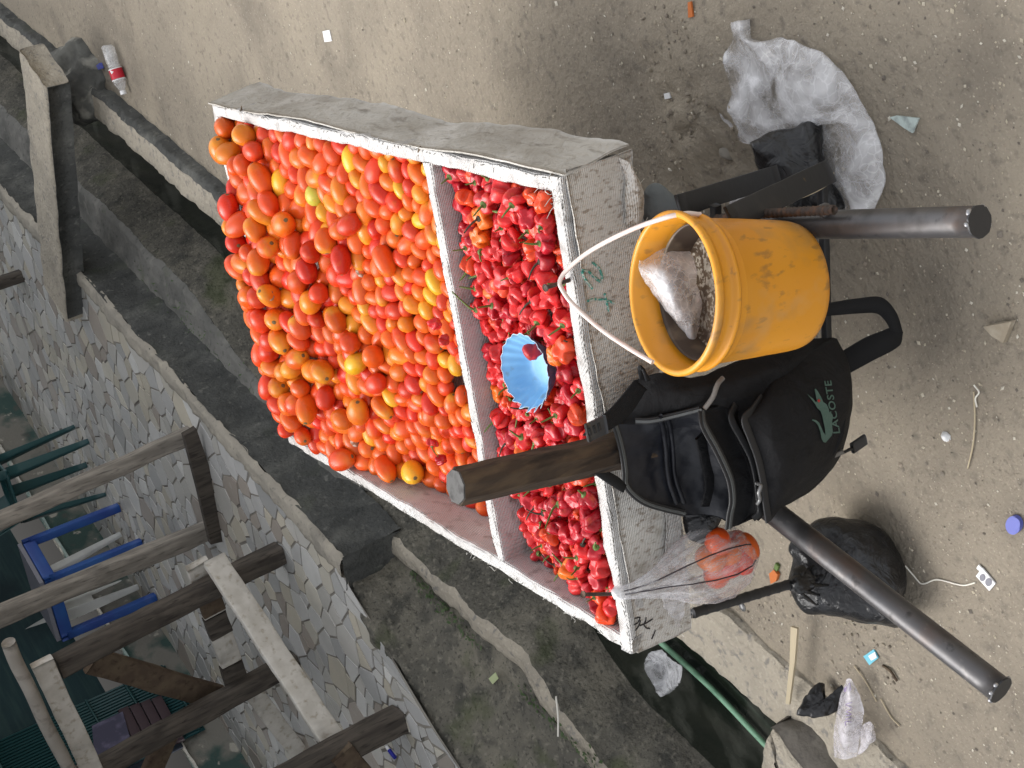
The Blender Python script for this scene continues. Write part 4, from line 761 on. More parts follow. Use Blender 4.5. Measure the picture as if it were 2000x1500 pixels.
# ------------------------------------------------------------------ old timber post, yellow bucket
pb_, pt_ = F(1240, 874, .035), F(893, 950, .035); pb_ = pb_+(pb_-pt_)*.35
post = empty('timber_post', pb_, 'thick dark timber post standing at the tray front with the black bag hung on it', 'timber post')
oc = np.array([(math.cos(R(22.5+45*i))*(.031 if i % 2 else .029), math.sin(R(22.5+45*i))*.029) for i in range(8)])
V, f = sweep(line(pb_, pt_, 70), dense(oc, .006), TV, np.linspace(1.05, .97, 70), (16, .003)); obj('shaft', V, f, M['post_wood'], post, False)
d = (pt_-pb_)/np.linalg.norm(pt_-pb_); s_ = np.cross(d, TV); s_ /= np.linalg.norm(s_); u_ = np.cross(s_, d)
V, f = extrude([pt_+d*.001+(s_*q[0]-u_*q[1])*.93 for q in oc], d, .003); obj('end_grain', V, f, plain('grey_end_grain', (.09, .088, .085), .85, layers=[dict(c=(.04, .038, .036), s=60, lo=.5, hi=.7)]), post, False)
rc = CAM+ray(1312, 574)*2.16/FPX; tc_ = CAM-rc; tc_ /= np.linalg.norm(tc_); g = -1*px+.07*-py; g = g-tc_*(g@tc_); g /= np.linalg.norm(g); BA = .535*tc_+math.sqrt(1-.535**2)*g
B1 = np.cross(BA, (0, 0, 1)); B1 /= np.linalg.norm(B1); B2 = np.cross(BA, B1); RB = .121
bk = empty('bucket', rc-BA*.215, 'yellow plastic bucket hanging from a nail on the tray front', 'bucket')
def lathe(prof, n=72, close=False, base=rc): 
    A = np.array([[base+(B1*math.cos(2*math.pi*i/n)+B2*math.sin(2*math.pi*i/n))*r+BA*z for i in range(n)] for r, z in prof]); return A.reshape(-1, 3), gridf(len(prof), n, False, True)
V, f = lathe([(0, -.214), (.088, -.214), (.096, -.212), (.0985, -.203), (.1, -.19), (.105, -.12), (.109, -.045), (.1105, -.043), (.1165, -.042), (.118, -.038), (.1165, -.034), (.1115, -.033), (.1125, -.02), (.1135, -.012), (.119, -.011), (.1215, -.007), (.1215, -.002), (.119, .001), (.114, .001), (.1115, -.002), (.109, -.05), (.102, -.13), (.096, -.2), (0, -.203)][::-1]); obj('bucket_body', V, f, M['yellow'], bk)
V, f = tube([F(1368, 419, .215), F(1340, 417, .21), F(1300, 425, .19), F(1230, 450, .13), F(1150, 492, .05), F(1105, 530, .012), F(1093, 550, .006), F(1096, 562, .006), F(1115, 590, .02), F(1170, 640, .08), F(1225, 678, .14), F(1275, 708, .19)], .0037, 120, 8); obj('bail_handle', V, f, M['strap_white'], bk)
tn = empty('tin_bowl', rc-BA*.16, 'rusty speckled tin bowl sitting inside the yellow bucket', 'tin bowl')
V, f = lathe([(0, -.09), (.084, -.09), (.092, -.083), (.0985, -.045), (.101, -.04), (.1035, -.044), (.099, -.09), (.09, -.16), (0, -.16)]); o = obj('bowl_wall', V, f, M['tin_dark'], tn)
V, f = lathe([(0, -.086), (.05, -.0865), (.085, -.0865), (.0905, -.08)], 48); obj('bowl_base', V, f, M['tin'], tn)
def crumple(name, rows, m, label, cat, n=60, k=60, amp=.006, sc=38, fn=None, nrm=(0, 0, 1), th=.0006, facet=True):
    A = rows_patch(rows, n, k); sh = A.shape; V = A.reshape(-1, 3); a = vnoise(V, sc, 3); b = vnoise(V, sc*.5, 8)
    c2 = vnoise(V, sc*1.7, 21); rid = (1-np.abs(a)*2)*.6+(1-np.abs(b)*2)+(1-np.abs(c2)*2)*.4
    V = V+np.asarray(nrm)*(rid*amp*.75)[:, None]+vec_noise(V, sc*2.3, amp*.5, 2, 9); 
    if facet: V = V+RNG.normal(0, amp*.2, V.shape)
    V, f = thick(V.reshape(sh), nrm, th); return tag(obj(name, V, f, m, None, not facet), label, cat)
def BK(x, y, dep): return onplane(x, y, rc-BA*dep, BA)
crumple('white_nylon', [[BK(1247, 508, -.008), BK(1262, 506, .02), BK(1300, 480, .05), BK(1338, 475, .08)], [BK(1256, 540, .01), BK(1290, 530, .02), BK(1330, 525, .05), BK(1365, 530, .08)], [BK(1290, 590, .045), BK(1320, 590, .035), BK(1350, 600, .06), BK(1372, 615, .09)], [BK(1320, 640, .085), BK(1345, 655, .07), BK(1362, 668, .08), BK(1372, 672, .1)]], M['white_nylon'], 'crumpled white nylon bag stuffed in the tin inside the yellow bucket', 'plastic bag', 70, 60, .006, 24, None, BA, .0006, False)
# ------------------------------------------------------------------ the black shoulder bag
DO = .05
bag = empty('shoulder_bag', F(1560, 860, .12)*[1, 1, 0]+[0, 0, .24], 'open black shoulder bag with green crocodile print, zips undone, hung on the timber post', 'bag')
F0 = F
def FB(x, y, d): return F0(x, y, d+DO)
def brows(rows): return [[FB(*p) for p in r] for r in rows]
def patch(name, rows, m, n=50, k=60, wr=(24, .0045), th=.003, parent=None):
    A = rows_patch(brows(rows), n, k); sh = A.shape; V = A.reshape(-1, 3); V = V+vec_noise(V, wr[0], wr[1], 3, len(name)); V, f = thick(V.reshape(sh), TV, th); return obj(name, V, f, M[m], parent or bag), A
Z0 = [(1200, 827, .012), (1208, 852, .014), (1217, 890, .016), (1221, 922, .017), (1222, 945, .018), (1238, 966, .02), (1262, 982, .022), (1297, 993, .024), (1336, 1002, .026)]
R1 = [(1262, 822, .03), (1270, 850, .02), (1276, 890, .016), (1282, 925, .016), (1290, 955, .018), (1302, 975, .02), (1318, 988, .022), (1330, 996, .024), (1345, 1003, .026)]
R1b = [(1300, 815, .05), (1303, 850, .024), (1306, 890, .018), (1310, 925, .018), (1316, 950, .02), (1324, 970, .022), (1336, 985, .024), (1348, 995, .026), (1360, 1003, .028)]
R2 = [(1340, 808, .06), (1345, 840, .04), (1352, 880, .028), (1358, 915, .028), (1366, 945, .03), (1370, 968, .032), (1374, 984, .033), (1378, 996, .034), (1384, 1006, .035)]
R3 = [(1366, 802, .075), (1372, 832, .07), (1396, 876, .06), (1412, 910, .06), (1424, 942, .06), (1428, 970, .06), (1425, 990, .06), (1422, 1005, .06), (1418, 1020, .06)]
patch('lining', [Z0, R1, R1b, R2, R3], 'lining', 80, 80, (20, .007))
F1 = [(1370, 800, .078), (1374, 828, .088), (1398, 873, .098), (1415, 908, .102), (1427, 940, .104), (1431, 978, .1), (1426, 1006, .095), (1423, 1032, .09)]
F2 = [(1410, 795, .08), (1424, 828, .085), (1444, 872, .09), (1456, 910, .093), (1464, 945, .094), (1464, 980, .09), (1458, 1005, .085), (1440, 1026, .082)]
F3 = [(1436, 790, .09), (1428, 815, .1), (1446, 852, .106), (1466, 890, .11), (1477, 932, .112), (1482, 975, .11), (1484, 1000, .105), (1470, 1014, .1)]
F3b = [(1452, 790, .085), (1441, 815, .088), (1455, 852, .092), (1472, 890, .095), (1483, 932, .098), (1488, 975, .098), (1490, 1000, .097), (1480, 1016, .095)]
patch('front_pocket', [F1, F2, F3, F3b], 'fabric', 60, 80, (18, .006))
G0 = [(1488, 776, .11), (1470, 800, .118), (1454, 818, .122), (1465, 852, .126), (1479, 890, .128), (1489, 932, .128), (1496, 985, .124), (1501, 1018, .118)]
G1 = [(1520, 735, .11), (1510, 775, .135), (1505, 815, .145), (1512, 852, .15), (1522, 890, .15), (1528, 925, .146), (1522, 965, .136), (1506, 1014, .12)]
G2 = [(1580, 690, .105), (1590, 735, .132), (1592, 785, .148), (1590, 830, .152), (1586, 875, .148), (1575, 915, .14), (1550, 955, .126), (1514, 1006, .116)]
G3 = [(1626, 662, .09), (1644, 700, .108), (1655, 745, .118), (1656, 795, .12), (1645, 852, .116), (1622, 905, .108), (1580, 948, .1), (1525, 990, .098)]
G4 = [(1634, 668, .055), (1654, 710, .06), (1664, 752, .062), (1662, 800, .062), (1652, 862, .06), (1626, 915, .058), (1582, 955, .056), (1530, 990, .06)]
fp, GA = patch('front_panel', [G0, G1, G2, G3, G4], 'fabric', 90, 80, (12, .006))
patch('side_gusset', [[(1243, 742, .012), (1240, 780, .012), (1225, 812, .014), (1202, 830, .016)], [(1290, 728, .04), (1290, 770, .05), (1275, 800, .04), (1262, 822, .032)], [(1350, 735, .06), (1345, 765, .075), (1338, 790, .07), (1340, 808, .062)], [(1420, 715, .075), (1412, 745, .09), (1400, 775, .09), (1392, 795, .082)], [(1500, 688, .085), (1490, 730, .11), (1470, 770, .105), (1440, 800, .094)], [(1560, 668, .088), (1550, 700, .11), (1520, 740, .115), (1488, 780, .11)], [(1628, 660, .08), (1600, 682, .1), (1560, 712, .108), (1515, 745, .11)]], 'fabric', 80, 50, (20, .006))
V, f = puff([(1260, 760), (1400, 730), (1560, 680), (1630, 670), (1655, 750), (1648, 850), (1600, 925), (1500, 1000), (1420, 1010), (1320, 985), (1240, 940), (1222, 850)], FB(1450, 850, .012), .012, .03, 60, 12); obj('back_panel', V, f, M['fabric'], bag)
def zipline(rowpts, w_, off, teeth=True):
    P = resample([FB(x, y, d+off) for x, y, d in rowpts], 90); V, f = sweep(P, rrect(w_, .004, .4), TV); zo = obj('zip_tape', V, f, M['zip'], bag)
    if teeth:
        t = MB(); Q = resample(P, 130); dd = np.gradient(Q, axis=0); dd /= np.linalg.norm(dd, axis=1)[:, None]
        for p, d in zip(Q, dd): t.add(*box(p-TV*.003, (d, TV, np.cross(d, TV)), (.0012, .003, .0042)))
        o = t.build('zip_teeth', M['teeth'], None, False); o['kind'] = 'stuff'; o.parent = zo; o.matrix_parent_inverse = Matrix.Identity(4)
zipline(Z0, .012, .005); zipline([(1240, 822, .02), (1268, 822, .034), (1310, 813, .05), (1366, 799, .078)], .011, .006)
zipline(F1, .015, .006); zipline(F3, .012, .005, False); zipline(G0, .013, .005, False)
V, f = sweep(resample([FB(1376, 798, .09), FB(1392, 776, .098), FB(1402, 750, .1), FB(1412, 738, .098)], 24), circ(.004, 8), TV); obj('cord_end', V, f, plain('grey_cord', (.16, .15, .14), .8), bag)
V, f = sweep(resample([FB(1478, 944, .122), FB(1486, 948, .134), FB(1482, 962, .134), FB(1484, 976, .13), FB(1478, 985, .126)], 30), circ(.0032, 8), TV); obj('zip_pull', V, f, M['metal_zip'], bag)
V, f = ribbon([FB(1608, 594, .07), FB(1680, 583, .085), FB(1724, 582, .095), FB(1750, 610, .1), FB(1763, 650, .1)], [FB(1612, 617, .07), FB(1682, 611, .08), FB(1712, 612, .088), FB(1730, 628, .092), FB(1740, 646, .095)], 40); obj('shoulder_strap', V, f, M['webbing'], bag)
V, f = ribbon([FB(1763, 648, .1), FB(1756, 674, .096), FB(1700, 706, .086), FB(1652, 732, .07)], [FB(1741, 640, .095), FB(1728, 645, .09), FB(1690, 660, .08), FB(1636, 692, .064)], 40); obj('shoulder_strap', V, f, M['webbing'], bag)
V, f = ribbon([FB(1240, 742, .03), FB(1200, 790, .04), FB(1160, 826, .055), FB(1138, 850, .065)], [FB(1262, 760, .03), FB(1232, 806, .042), FB(1200, 834, .055), FB(1160, 852, .066)], 30); obj('strap_loop', V, f, M['webbing'], bag)
V, f = beam(FB(1146, 846, .07), FB(1184, 828, .07), .03, .006, TV, 6, (10, .0005)); bkl = obj('buckle', V, f, M['black_steel'], bag)
for k in range(3): V, f = beam(FB(1154+k*9, 850-k*5, .073), FB(1150+k*9, 836-k*5, .073), .004, .003, TV, 3, (10, .0001)); o = obj('buckle_bar', V, f, M['zip']); o.parent = bkl; o.matrix_parent_inverse = Matrix.Identity(4)
V, f = ribbon([FB(1162, 926, .05), FB(1190, 946, .055), FB(1216, 962, .05)], [FB(1190, 922, .05), FB(1210, 934, .052), FB(1222, 948, .045)], 20); obj('strap_loop', V, f, M['webbing'], bag)
V, f = ribbon([FB(1250, 742, .03), FB(1245, 718, .04), FB(1252, 716, .05), FB(1262, 745, .05)], [FB(1260, 740, .03), FB(1254, 724, .04), FB(1258, 722, .05), FB(1270, 742, .05)], 16); obj('web_tab', V, f, M['webbing'], bag)
a, b = FB(1664, 876, .09), FB(1690, 858, .09); V, f = beam(a, b, .021, .008, TV, 8, (10, .0004), .4); zp = obj('zip_toggle', V, f, M['black_steel'], bag)
V, f = tube([FB(1645, 885, .1), FB(1655, 880, .1), a], .003, 10, 6); o = obj('toggle_cord', V, f, M['zip']); o.parent = zp
V, f = ribbon([FB(1612, 896, .112), FB(1645, 878, .105)], [FB(1614, 900, .112), FB(1648, 886, .105)], 8); o = obj('toggle_tape', V, f, M['metal_zip'], bag)
for kx in (0, 14):
    V, f = sweep(resample([FB(1290+kx, 812, .052), FB(1297+kx, 850, .028), FB(1301+kx, 900, .023), FB(1308+kx, 945, .026), FB(1322+kx, 985, .03)], 40), rrect(.008, .006, .5), TV, None, (30, .003)); obj('lining_fold', V, f, M['lining'], bag)
V, f = sweep(resample([FB(1366, 850, .06), FB(1378, 900, .045), FB(1385, 950, .045), FB(1378, 990, .045)], 40), rrect(.02, .005, .5), TV, None, (30, .003)); obj('inner_band', V, f, M['fabric'], bag)
# print on the front panel, laid on its surface
bv = bvh(fp)
ZP = lambda x, y: (1560+x/7.5, 720+y/7.5)
croc = [(128, 372), (165, 405), (215, 445), (250, 490), (268, 480), (232, 300), (250, 293), (282, 335), (335, 430), (360, 490), (410, 525), (440, 590), (450, 640), (490, 665), (505, 715), (488, 770), (492, 860), (500, 930), (480, 985), (440, 1030), (395, 1085), (360, 1075), (335, 1030), (320, 940), (285, 830), (240, 780), (192, 755), (205, 742), (255, 755), (300, 790), (330, 860), (360, 930), (392, 975), (385, 880), (365, 790), (345, 690), (322, 625), (270, 575), (240, 520), (190, 455)]
def decal(mb, poly, lift=.0016):
    P = [hit(bv, *q, lift) for q in poly]
    if all(p is not None for p in P): mb.add(np.array(P), [tuple(range(len(P)))])
import mathutils.geometry as mg
def decal_fill(name, polys, m, lift=.002):
    mb = MB()
    for poly in polys:
        tri = mg.tessellate_polygon([[Vector((x, y, 0)) for x, y in poly]]); q = [(np.array(poly[a])+poly[b]+poly[c])/3 for a, b, c in tri]
        P = [hit(bv, x, y, lift) for x, y in poly]
        if all(p is not None for p in P): mb.add(np.array(P), [tuple(t) for t in tri])
    if mb.v: return mb.build(name, m, bag, False)
decal_fill('crocodile_print', [[ZP(*q) for q in croc]], M['logo'], .006)
decal_fill('mouth_print', [[ZP(270, 465), ZP(300, 440), ZP(318, 470), ZP(298, 500)]], M['logo_red'], .008)
def letters(name, txt, org, xdir, ydir, hgt_, m, surf, parent, lift, sx_=1.0, shear=0):
    cu = bpy.data.curves.new('text', 'FONT'); cu.body = txt; cu.size = 1; cu.resolution_u = 3; cu.space_character = 1.1; cu.offset = .018; to = bpy.data.objects.new('text', cu); COL.objects.link(to)
    dg = bpy.context.evaluated_depsgraph_get(); me = bpy.data.meshes.new_from_object(to.evaluated_get(dg)); bpy.data.objects.remove(to)
    V = np.array([v.co[:] for v in me.vertices]); wd = V[:, 0].max(); hh = .69; P = []
    for v in V: P.append(surf(*(np.array(org)+np.array(xdir)*(v[0]/wd)+np.array(ydir)*(v[1]/hh)), lift))
    if any(p is None for p in P): return None
    o = obj(name, np.array(P), [tuple(p.vertices) for p in me.polygons], m, parent, False); return o
letters('brand_lettering', 'LACOSTE', (1641, 847), (-18, -104), (-13, 1), 1, M['logo'], lambda x, y, l: hit(bv, x, y, l), bag, .006)
# ------------------------------------------------------------------ clear bag of tomatoes on the second nail
g0_ = F(1203, 1160, .02); cbag = empty('clear_tomato_bag', F(1440, 1080, .06), 'clear striped plastic bag of tomatoes tied to the long nail at the tray corner', 'plastic bag')
axp = [(1200, 1161, .012), (1222, 1156, .03), (1262, 1146, .045), (1320, 1125, .055), (1375, 1105, .06), (1420, 1090, .06), (1455, 1078, .06), (1478, 1068, .058)]
wdt = [.008, .013, .026, .048, .062, .064, .052, .014]
ctrs = resample([F(*q) for q in axp], 70); wr_ = np.interp(np.linspace(0, 1, 70), np.linspace(0, 1, 8), wdt); n = 84; vd = CAM-ctrs[40]; vd /= np.linalg.norm(vd); ad = ctrs[-1]-ctrs[0]; ad /= np.linalg.norm(ad); sd_ = np.cross(ad, vd); sd_ /= np.linalg.norm(sd_); vd2 = np.cross(sd_, ad)
A = []
for i in range(70):
    row = []
    for j in range(n):
        b = 2*math.pi*j/n; pl_ = 1+(.16*math.sin(b*9+1)+.1*math.sin(b*17))*max(.15, 1-i/62.); row.append(ctrs[i]+(sd_*math.cos(b)+vd2*math.sin(b)*.72)*wr_[i]*pl_)
    A.append(row)
V = np.array(A).reshape(-1, 3); V = V+vec_noise(V, 45, .0022, 2); obj('film', V, gridf(70, n, False, True), M['film_bag'], cbag)
for j in (14, 24, 66):
    P = np.array([A[i][j] for i in range(3, 64)])+(np.array([A[i][j] for i in range(3, 64)])-ctrs[3:64])*.03; V, f = sweep(P, rrect(.0024, .0006), vd, None, None, False); obj('dark_stripe', V, f, M['stripe'], cbag)
V, f = lump(g0_-[0, 0, .008], (.014, .010, 1), .016, 4, 24, 10, 90, .6); obj('knot', V, f, M['white_nylon'], cbag)
tl_ = [[F(1290, 1160, .05), F(1300, 1190, .035), F(1318, 1212, .03), F(1322, 1226, .028)], [F(1330, 1150, .055), F(1338, 1185, .04), F(1336, 1210, .03), F(1330, 1226, .028)]]
A2 = rows_patch(tl_, 16, 24); V, f = thick(A2, TV, .001); obj('loose_handle', V+vec_noise(V, 40, .006), f, M['film_bag'], cbag)
for k, (x, y, q) in enumerate(((1402, 1058, 1), (1388, 1090, 2), (1434, 1066, 0), (1447, 1086, 0), (1422, 1102, 0), (1400, 1116, 1), (1456, 1070, 3), (1414, 1080, 2))):
    o = place(tmesh[k], 'plum_tomato', F(x, y, .058-.012*(k % 3)), rotm(1.4, k*1.1, k), 1.05, (*TCOL[q][1], 1), ['big orange tomato at the top edge of the clear bag', 'orange tomato in the clear bag nearest the nail', 'red tomato in the clear bag beside the black zip flap', 'red tomato at the bottom of the clear bag', 'dark red tomato low in the clear bag', 'orange tomato at the lower side of the clear bag', 'yellowish tomato at the very bottom tip of the clear bag', 'orange tomato in the middle of the clear bag'][k], 'tomato', 'tomatoes in the clear bag')
# ------------------------------------------------------------------ black nylon bags and litter on the ground
def kb(name, outl, c, fr_, bk_, label, m='nylon', wr=(30, .008), pw=.6, flat=.004):
    V, f = puff(outl, c, fr_, bk_, 90, 24, wr, flat, pw); return tag(obj(name, V, f, M[m]), label, 'plastic bag')
b_ = kb('black_nylon_bag', [(1537, 1140), (1548, 1095), (1540, 1075), (1560, 1040), (1600, 1015), (1650, 1010), (1700, 1022), (1745, 1062), (1768, 1110), (1770, 1150), (1756, 1175), (1762, 1226), (1720, 1222), (1660, 1210), (1590, 1202), (1565, 1188), (1545, 1160)], at(1660, 1110, .09), .075, .1, 'full black nylon bag knotted to the cart leg under the left handle', wr=(18, .010))
for k in range(5):
    a = -.8+k*.4; p0 = np.array((1540, 1143)); p1 = p0+np.array((math.cos(a)*(70+10*(k % 3)), math.sin(a)*55)); V, f = sweep(resample([onplane(*p0, at(1600, 1120, .17), FW), onplane(*((p0+p1)/2), at(1600, 1120, .165)-FW*.05, FW), onplane(*p1, at(1600, 1120, .14)-FW*.055, FW)], 14), circ(.0065, 8), (0, 0, 1), np.linspace(1.2, .25, 14)); o = obj('gather_fold', V, f, M['nylon']); o.parent = b_
V, f = lump(onplane(1552, 1142, at(1600, 1120, .17)-FW*.04, FW)-[0, 0, .02], (.024, .018, 0), .03, 7, 20, 10, 50, .7); o = obj('knot', V, f, M['nylon']); o.parent = b_
kb('black_nylon_sheet', [(1470, 278), (1500, 258), (1540, 246), (1584, 230), (1608, 258), (1614, 300), (1612, 345), (1640, 372), (1650, 408), (1600, 412), (1545, 405), (1500, 368), (1485, 330)], at(1560, 330, .06), .035, .06, 'black nylon bag draped behind the right leg straps of the cart', wr=(22, .012))
kb('grey_cloth', [(1256, 384), (1272, 364), (1300, 366), (1325, 382), (1348, 402), (1350, 424), (1300, 432), (1262, 430)], F(1300, 400, -.02), .03, .05, 'grey cloth bundle tucked under the tray corner beside the bucket rim', 'grey_cloth_m', wr=(20, .012), flat=None)
kb('black_nylon_scrap', [(1340, 985), (1368, 978), (1410, 996), (1400, 1030), (1380, 1060), (1345, 1050), (1334, 1015)], F(1370, 1015, .03), .012, .012, 'small dark nylon bag tucked under the tray behind the clear bag', wr=(30, .004), flat=None)
def GR(rows, z=.006): return [[at(x, y, zz if zz else z) for x, y, zz in [(q+(0,))[:3] for q in r]] for r in rows]
LFT = [(1430, 42), (1428, 74), (1420, 110), (1416, 180), (1414, 245), (1470, 278), (1540, 262), (1602, 240), (1612, 300), (1625, 360), (1640, 412)]
RGT = [(1464, 40), (1470, 76), (1528, 74), (1588, 90), (1640, 128), (1675, 170), (1700, 210), (1718, 255), (1733, 312), (1732, 360), (1708, 408)]
rows = [[at(*l, .006), at(*((np.array(l)*.75+np.array(r)*.25)), .02), at(*((np.array(l)+r)/2), .028), at(*((np.array(l)*.25+np.array(r)*.75)), .022), at(*r, .006)] for l, r in zip(LFT, RGT)]
crumple('clear_plastic_sheet', rows, M['clear'], 'big crumpled clear plastic sheet lying on the sand by the right handle', 'plastic sheet', 120, 56, .010, 13, None, (0, 0, 1), .0006, False)
crumple('clear_plastic_scrap', GR([[(1425, 395), (1450, 362), (1500, 338)], [(1440, 412), (1480, 385), (1520, 352)]]), M['white_nylon'], 'flat scrap of white plastic under the right leg straps', 'plastic scrap', 24, 24, .003)
wr_rows = [[at(1262, 1288, -.16), at(1275, 1272, -.14), at(1296, 1268, -.15)], [at(1262, 1300, -.12), at(1290, 1292, -.15), at(1318, 1290, -.12)], [at(1268, 1318, -.10), at(1292, 1312, -.155), at(1333, 1302, -.10)], [at(1280, 1338, -.10), at(1300, 1330, -.13), at(1331, 1330, -.10)], [at(1284, 1352, -.14), at(1292, 1360, -.14), at(1312, 1352, -.16)]]
crumple('white_plastic_bag', wr_rows, M['white_nylon'], 'torn white plastic bag caught on the edge of the drain below the tray corner', 'plastic bag', 50, 40, .006, 22, None, (0, 0, 1), .0006, False)
pw_rows = GR([[(1655, 1326), (1662, 1325), (1668, 1330)], [(1646, 1352), (1660, 1350, .068), (1680, 1355)], [(1638, 1385), (1660, 1380, .078), (1687, 1385)], [(1632, 1420), (1655, 1418, .085), (1686, 1415)], [(1628, 1450), (1650, 1450, .08), (1680, 1450)], [(1632, 1478), (1650, 1482, .07), (1675, 1478)]], .052)
sachet = crumple('water_sachet', pw_rows, M['pink_nylon'], 'empty clear water sachet with faded purple print beside the concrete block', 'sachet', 70, 44, .0035, 34, None, (0, 0, 1), .0006, False)
V, f = thick(rows_patch(GR([[(1684, 1415), (1700, 1410, .068), (1708, 1425)], [(1682, 1440), (1700, 1440, .068), (1710, 1445)], [(1676, 1475), (1690, 1465), (1700, 1455)]], .055), 20, 16), (0, 0, 1), .001); o = obj('torn_end', V+vec_noise(V, 40, .006), f, M['pink_nylon']); o.parent = sachet
pbv = bvh(sachet); pk = MB(); bv0 = bv; 
for pts in ([(1664, 1372), (1652, 1376), (1664, 1382)], [(1664, 1386), (1653, 1390), (1663, 1395), (1652, 1398)], [(1663, 1402), (1651, 1405)], [(1663, 1410), (1651, 1410), (1652, 1418)]): stroke(pk, pbv, pts, .0008)
if pk.v: o = pk.build('faded_print', plain('purple_print', (.34, .27, .46), .6)); o.parent = sachet
V, f = extrude([hit(pbv, x, y, .002) for x, y in ((1648, 1345), (1660, 1333), (1662, 1348), (1650, 1352))], (0, 0, 1), .0005); o = obj('purple_print', V, f, plain('purple_ink', (.3, .24, .42), .6), None, False); o.parent = sachet
kb('muddy_nylon', [(1555, 1395), (1570, 1365), (1595, 1335), (1608, 1335), (1606, 1352), (1598, 1372), (1620, 1378), (1636, 1345), (1652, 1330), (1655, 1345), (1640, 1385), (1620, 1398), (1585, 1402)], at(1600, 1372, .055), .014, .02, 'muddy black nylon scrap lying beside the water sachet', wr=(40, .008), pw=.8)
def flat(name, poly, m, label, cat, th=.004, z=.006, rnd=0, smooth_=False):
    c = np.mean([at(*q, 0) for q in poly], 0); gz = ground_z(c[0], c[1]); P = np.array([at(*q, gz+z-.004) for q in poly]); V, f = extrude(P, (0, 0, 1), th); return tag(obj(name, V, f, M[m], None, smooth_), label, cat)
flat('glass_shard', [(1740, 228), (1752, 225), (1797, 230), (1785, 259), (1770, 250)], 'glass', 'pale triangular glass shard lying on the sand right of the clear sheet', 'glass shard', .004)
flat('pottery_shard', [(1929, 634), (1985, 624), (1968, 666), (1945, 652)], 'clay', 'flat tan triangular pottery shard on the sand between the handles', 'pottery shard', .012)
el = [(1984+17*math.cos(t)*.85, 1023+18*math.sin(t)) for t in np.linspace(0, 6.28, 25)[:-1]]
cp = flat('plastic_disc', el, 'cap_blue', 'blue plastic bottle cap lying on the sand between the two handle ends', 'bottle cap', .008)
o = flat('cap_ring', [(1984+12*math.cos(t)*.85, 1023+13*math.sin(t)) for t in np.linspace(0, 6.28, 25)[:-1]], 'cap_blue', None, None, .003, .0125); o.parent = cp
V, f = lump(at(1850, 851, .002), (.011, .009, .4), .012, 8, 16, 8, 120, .7); tag(obj('paper_scrap', V, f, M['white']), 'small crumpled white paper scrap on the sand between the handles', 'paper scrap')
V, f = lump(at(1425, 296, .0), (.019, .014, .3), .024, 3, 18, 10, 40, .5); tag(obj('stone', V, f, M['stone']), 'grey stone on scuffed sand between the tray corner and the clear sheet', 'stone')
sc1 = flat('foil_sachet', [(1908, 1124), (1920, 1108), (1946, 1139), (1934, 1153)], 'white', 'small opened white sachet with grey print on the sand near the left handle', 'sachet', .003)
for px_, py_, r_ in ((1919, 1128, 7), (1931, 1137, 8)): o = flat('grey_print', [(px_+r_*.8*math.cos(t), py_+r_*math.sin(t)) for t in np.linspace(0, 6.28, 14)[:-1]], 'grey_panel', None, None, .0008, .0096); o.parent = sc1
o = flat('torn_corner', [(1909, 1109), (1913, 1102), (1922, 1112), (1918, 1117)], 'white', None, None, .003, .0065); o.parent = sc1
cy = flat('candy_wrapper', [(1688, 1281), (1708, 1267), (1717, 1284), (1700, 1298)], 'cyan', 'bright cyan and white sweet wrapper on the sand left of the left handle', 'wrapper', .003)
o = flat('white_print', [(1696, 1281), (1709, 1273), (1713, 1284), (1702, 1290)], 'white', None, None, .0008, .0096); o.parent = cy
flat('clear_sachet', [(631, 61), (644, 58), (649, 80), (635, 82)], 'white', 'tiny clear square sachet on the sand behind the tomato heap', 'sachet', .002)
flat('white_scrap', [(1299, 182), (1310, 180), (1312, 191), (1301, 193)], 'white', 'tiny white plastic bit on the sand behind the pepper end of the tray', 'scrap', .004)
flat('wood_chip', [(1346, 4), (1352, 2), (1356, 32), (1347, 34)], 'orange', 'orange wood chip on the sand at the far right of the road', 'wood chip', .004)
flat('plank_strip', [(1548, 1222), (1561, 1226), (1556, 1290), (1545, 1374), (1538, 1372), (1546, 1290)], 'straw', 'long narrow strip of pale wood lying across the kerb below the black bag', 'wood strip', .006, .05)
flat('orange_peel', [(1424, 1208), (1432, 1204), (1442, 1210), (1441, 1222), (1433, 1224)], 'orange', 'orange brown scrap of peel by the kerb left of the cart leg', 'peel', .008)
V, f = lump(at(1451, 1184, .0), (.013, .011, 0), .008, 3, 18, 6, 60, .15); tag(obj('crown_cork', V, f, M['metal_zip']), 'dull grey metal bottle crown on the sand beside the black cart leg', 'bottle crown')
rp_ = flat('pepper_remnant', [(1507, 1118), (1516, 1110), (1524, 1120), (1520, 1133), (1510, 1138)], 'orange', 'squashed red pepper scrap with a green tip on the sand above the cart leg', 'pepper scrap', .008)
o = flat('green_tip', [(1514, 1110), (1518, 1098), (1524, 1104), (1521, 1114)], 'stem', None, None, .006); o.parent = rp_
V, f = tube([at(1768, 1105, .012), at(1785, 1125, .005), at(1800, 1140, .005), at(1830, 1132, .006), at(1880, 1143, .006), at(1905, 1138, .006)], .0016, 60, 6); tag(obj('string', V, f, M['string']), 'white string trailing from the black bag to the small white sachet', 'string')
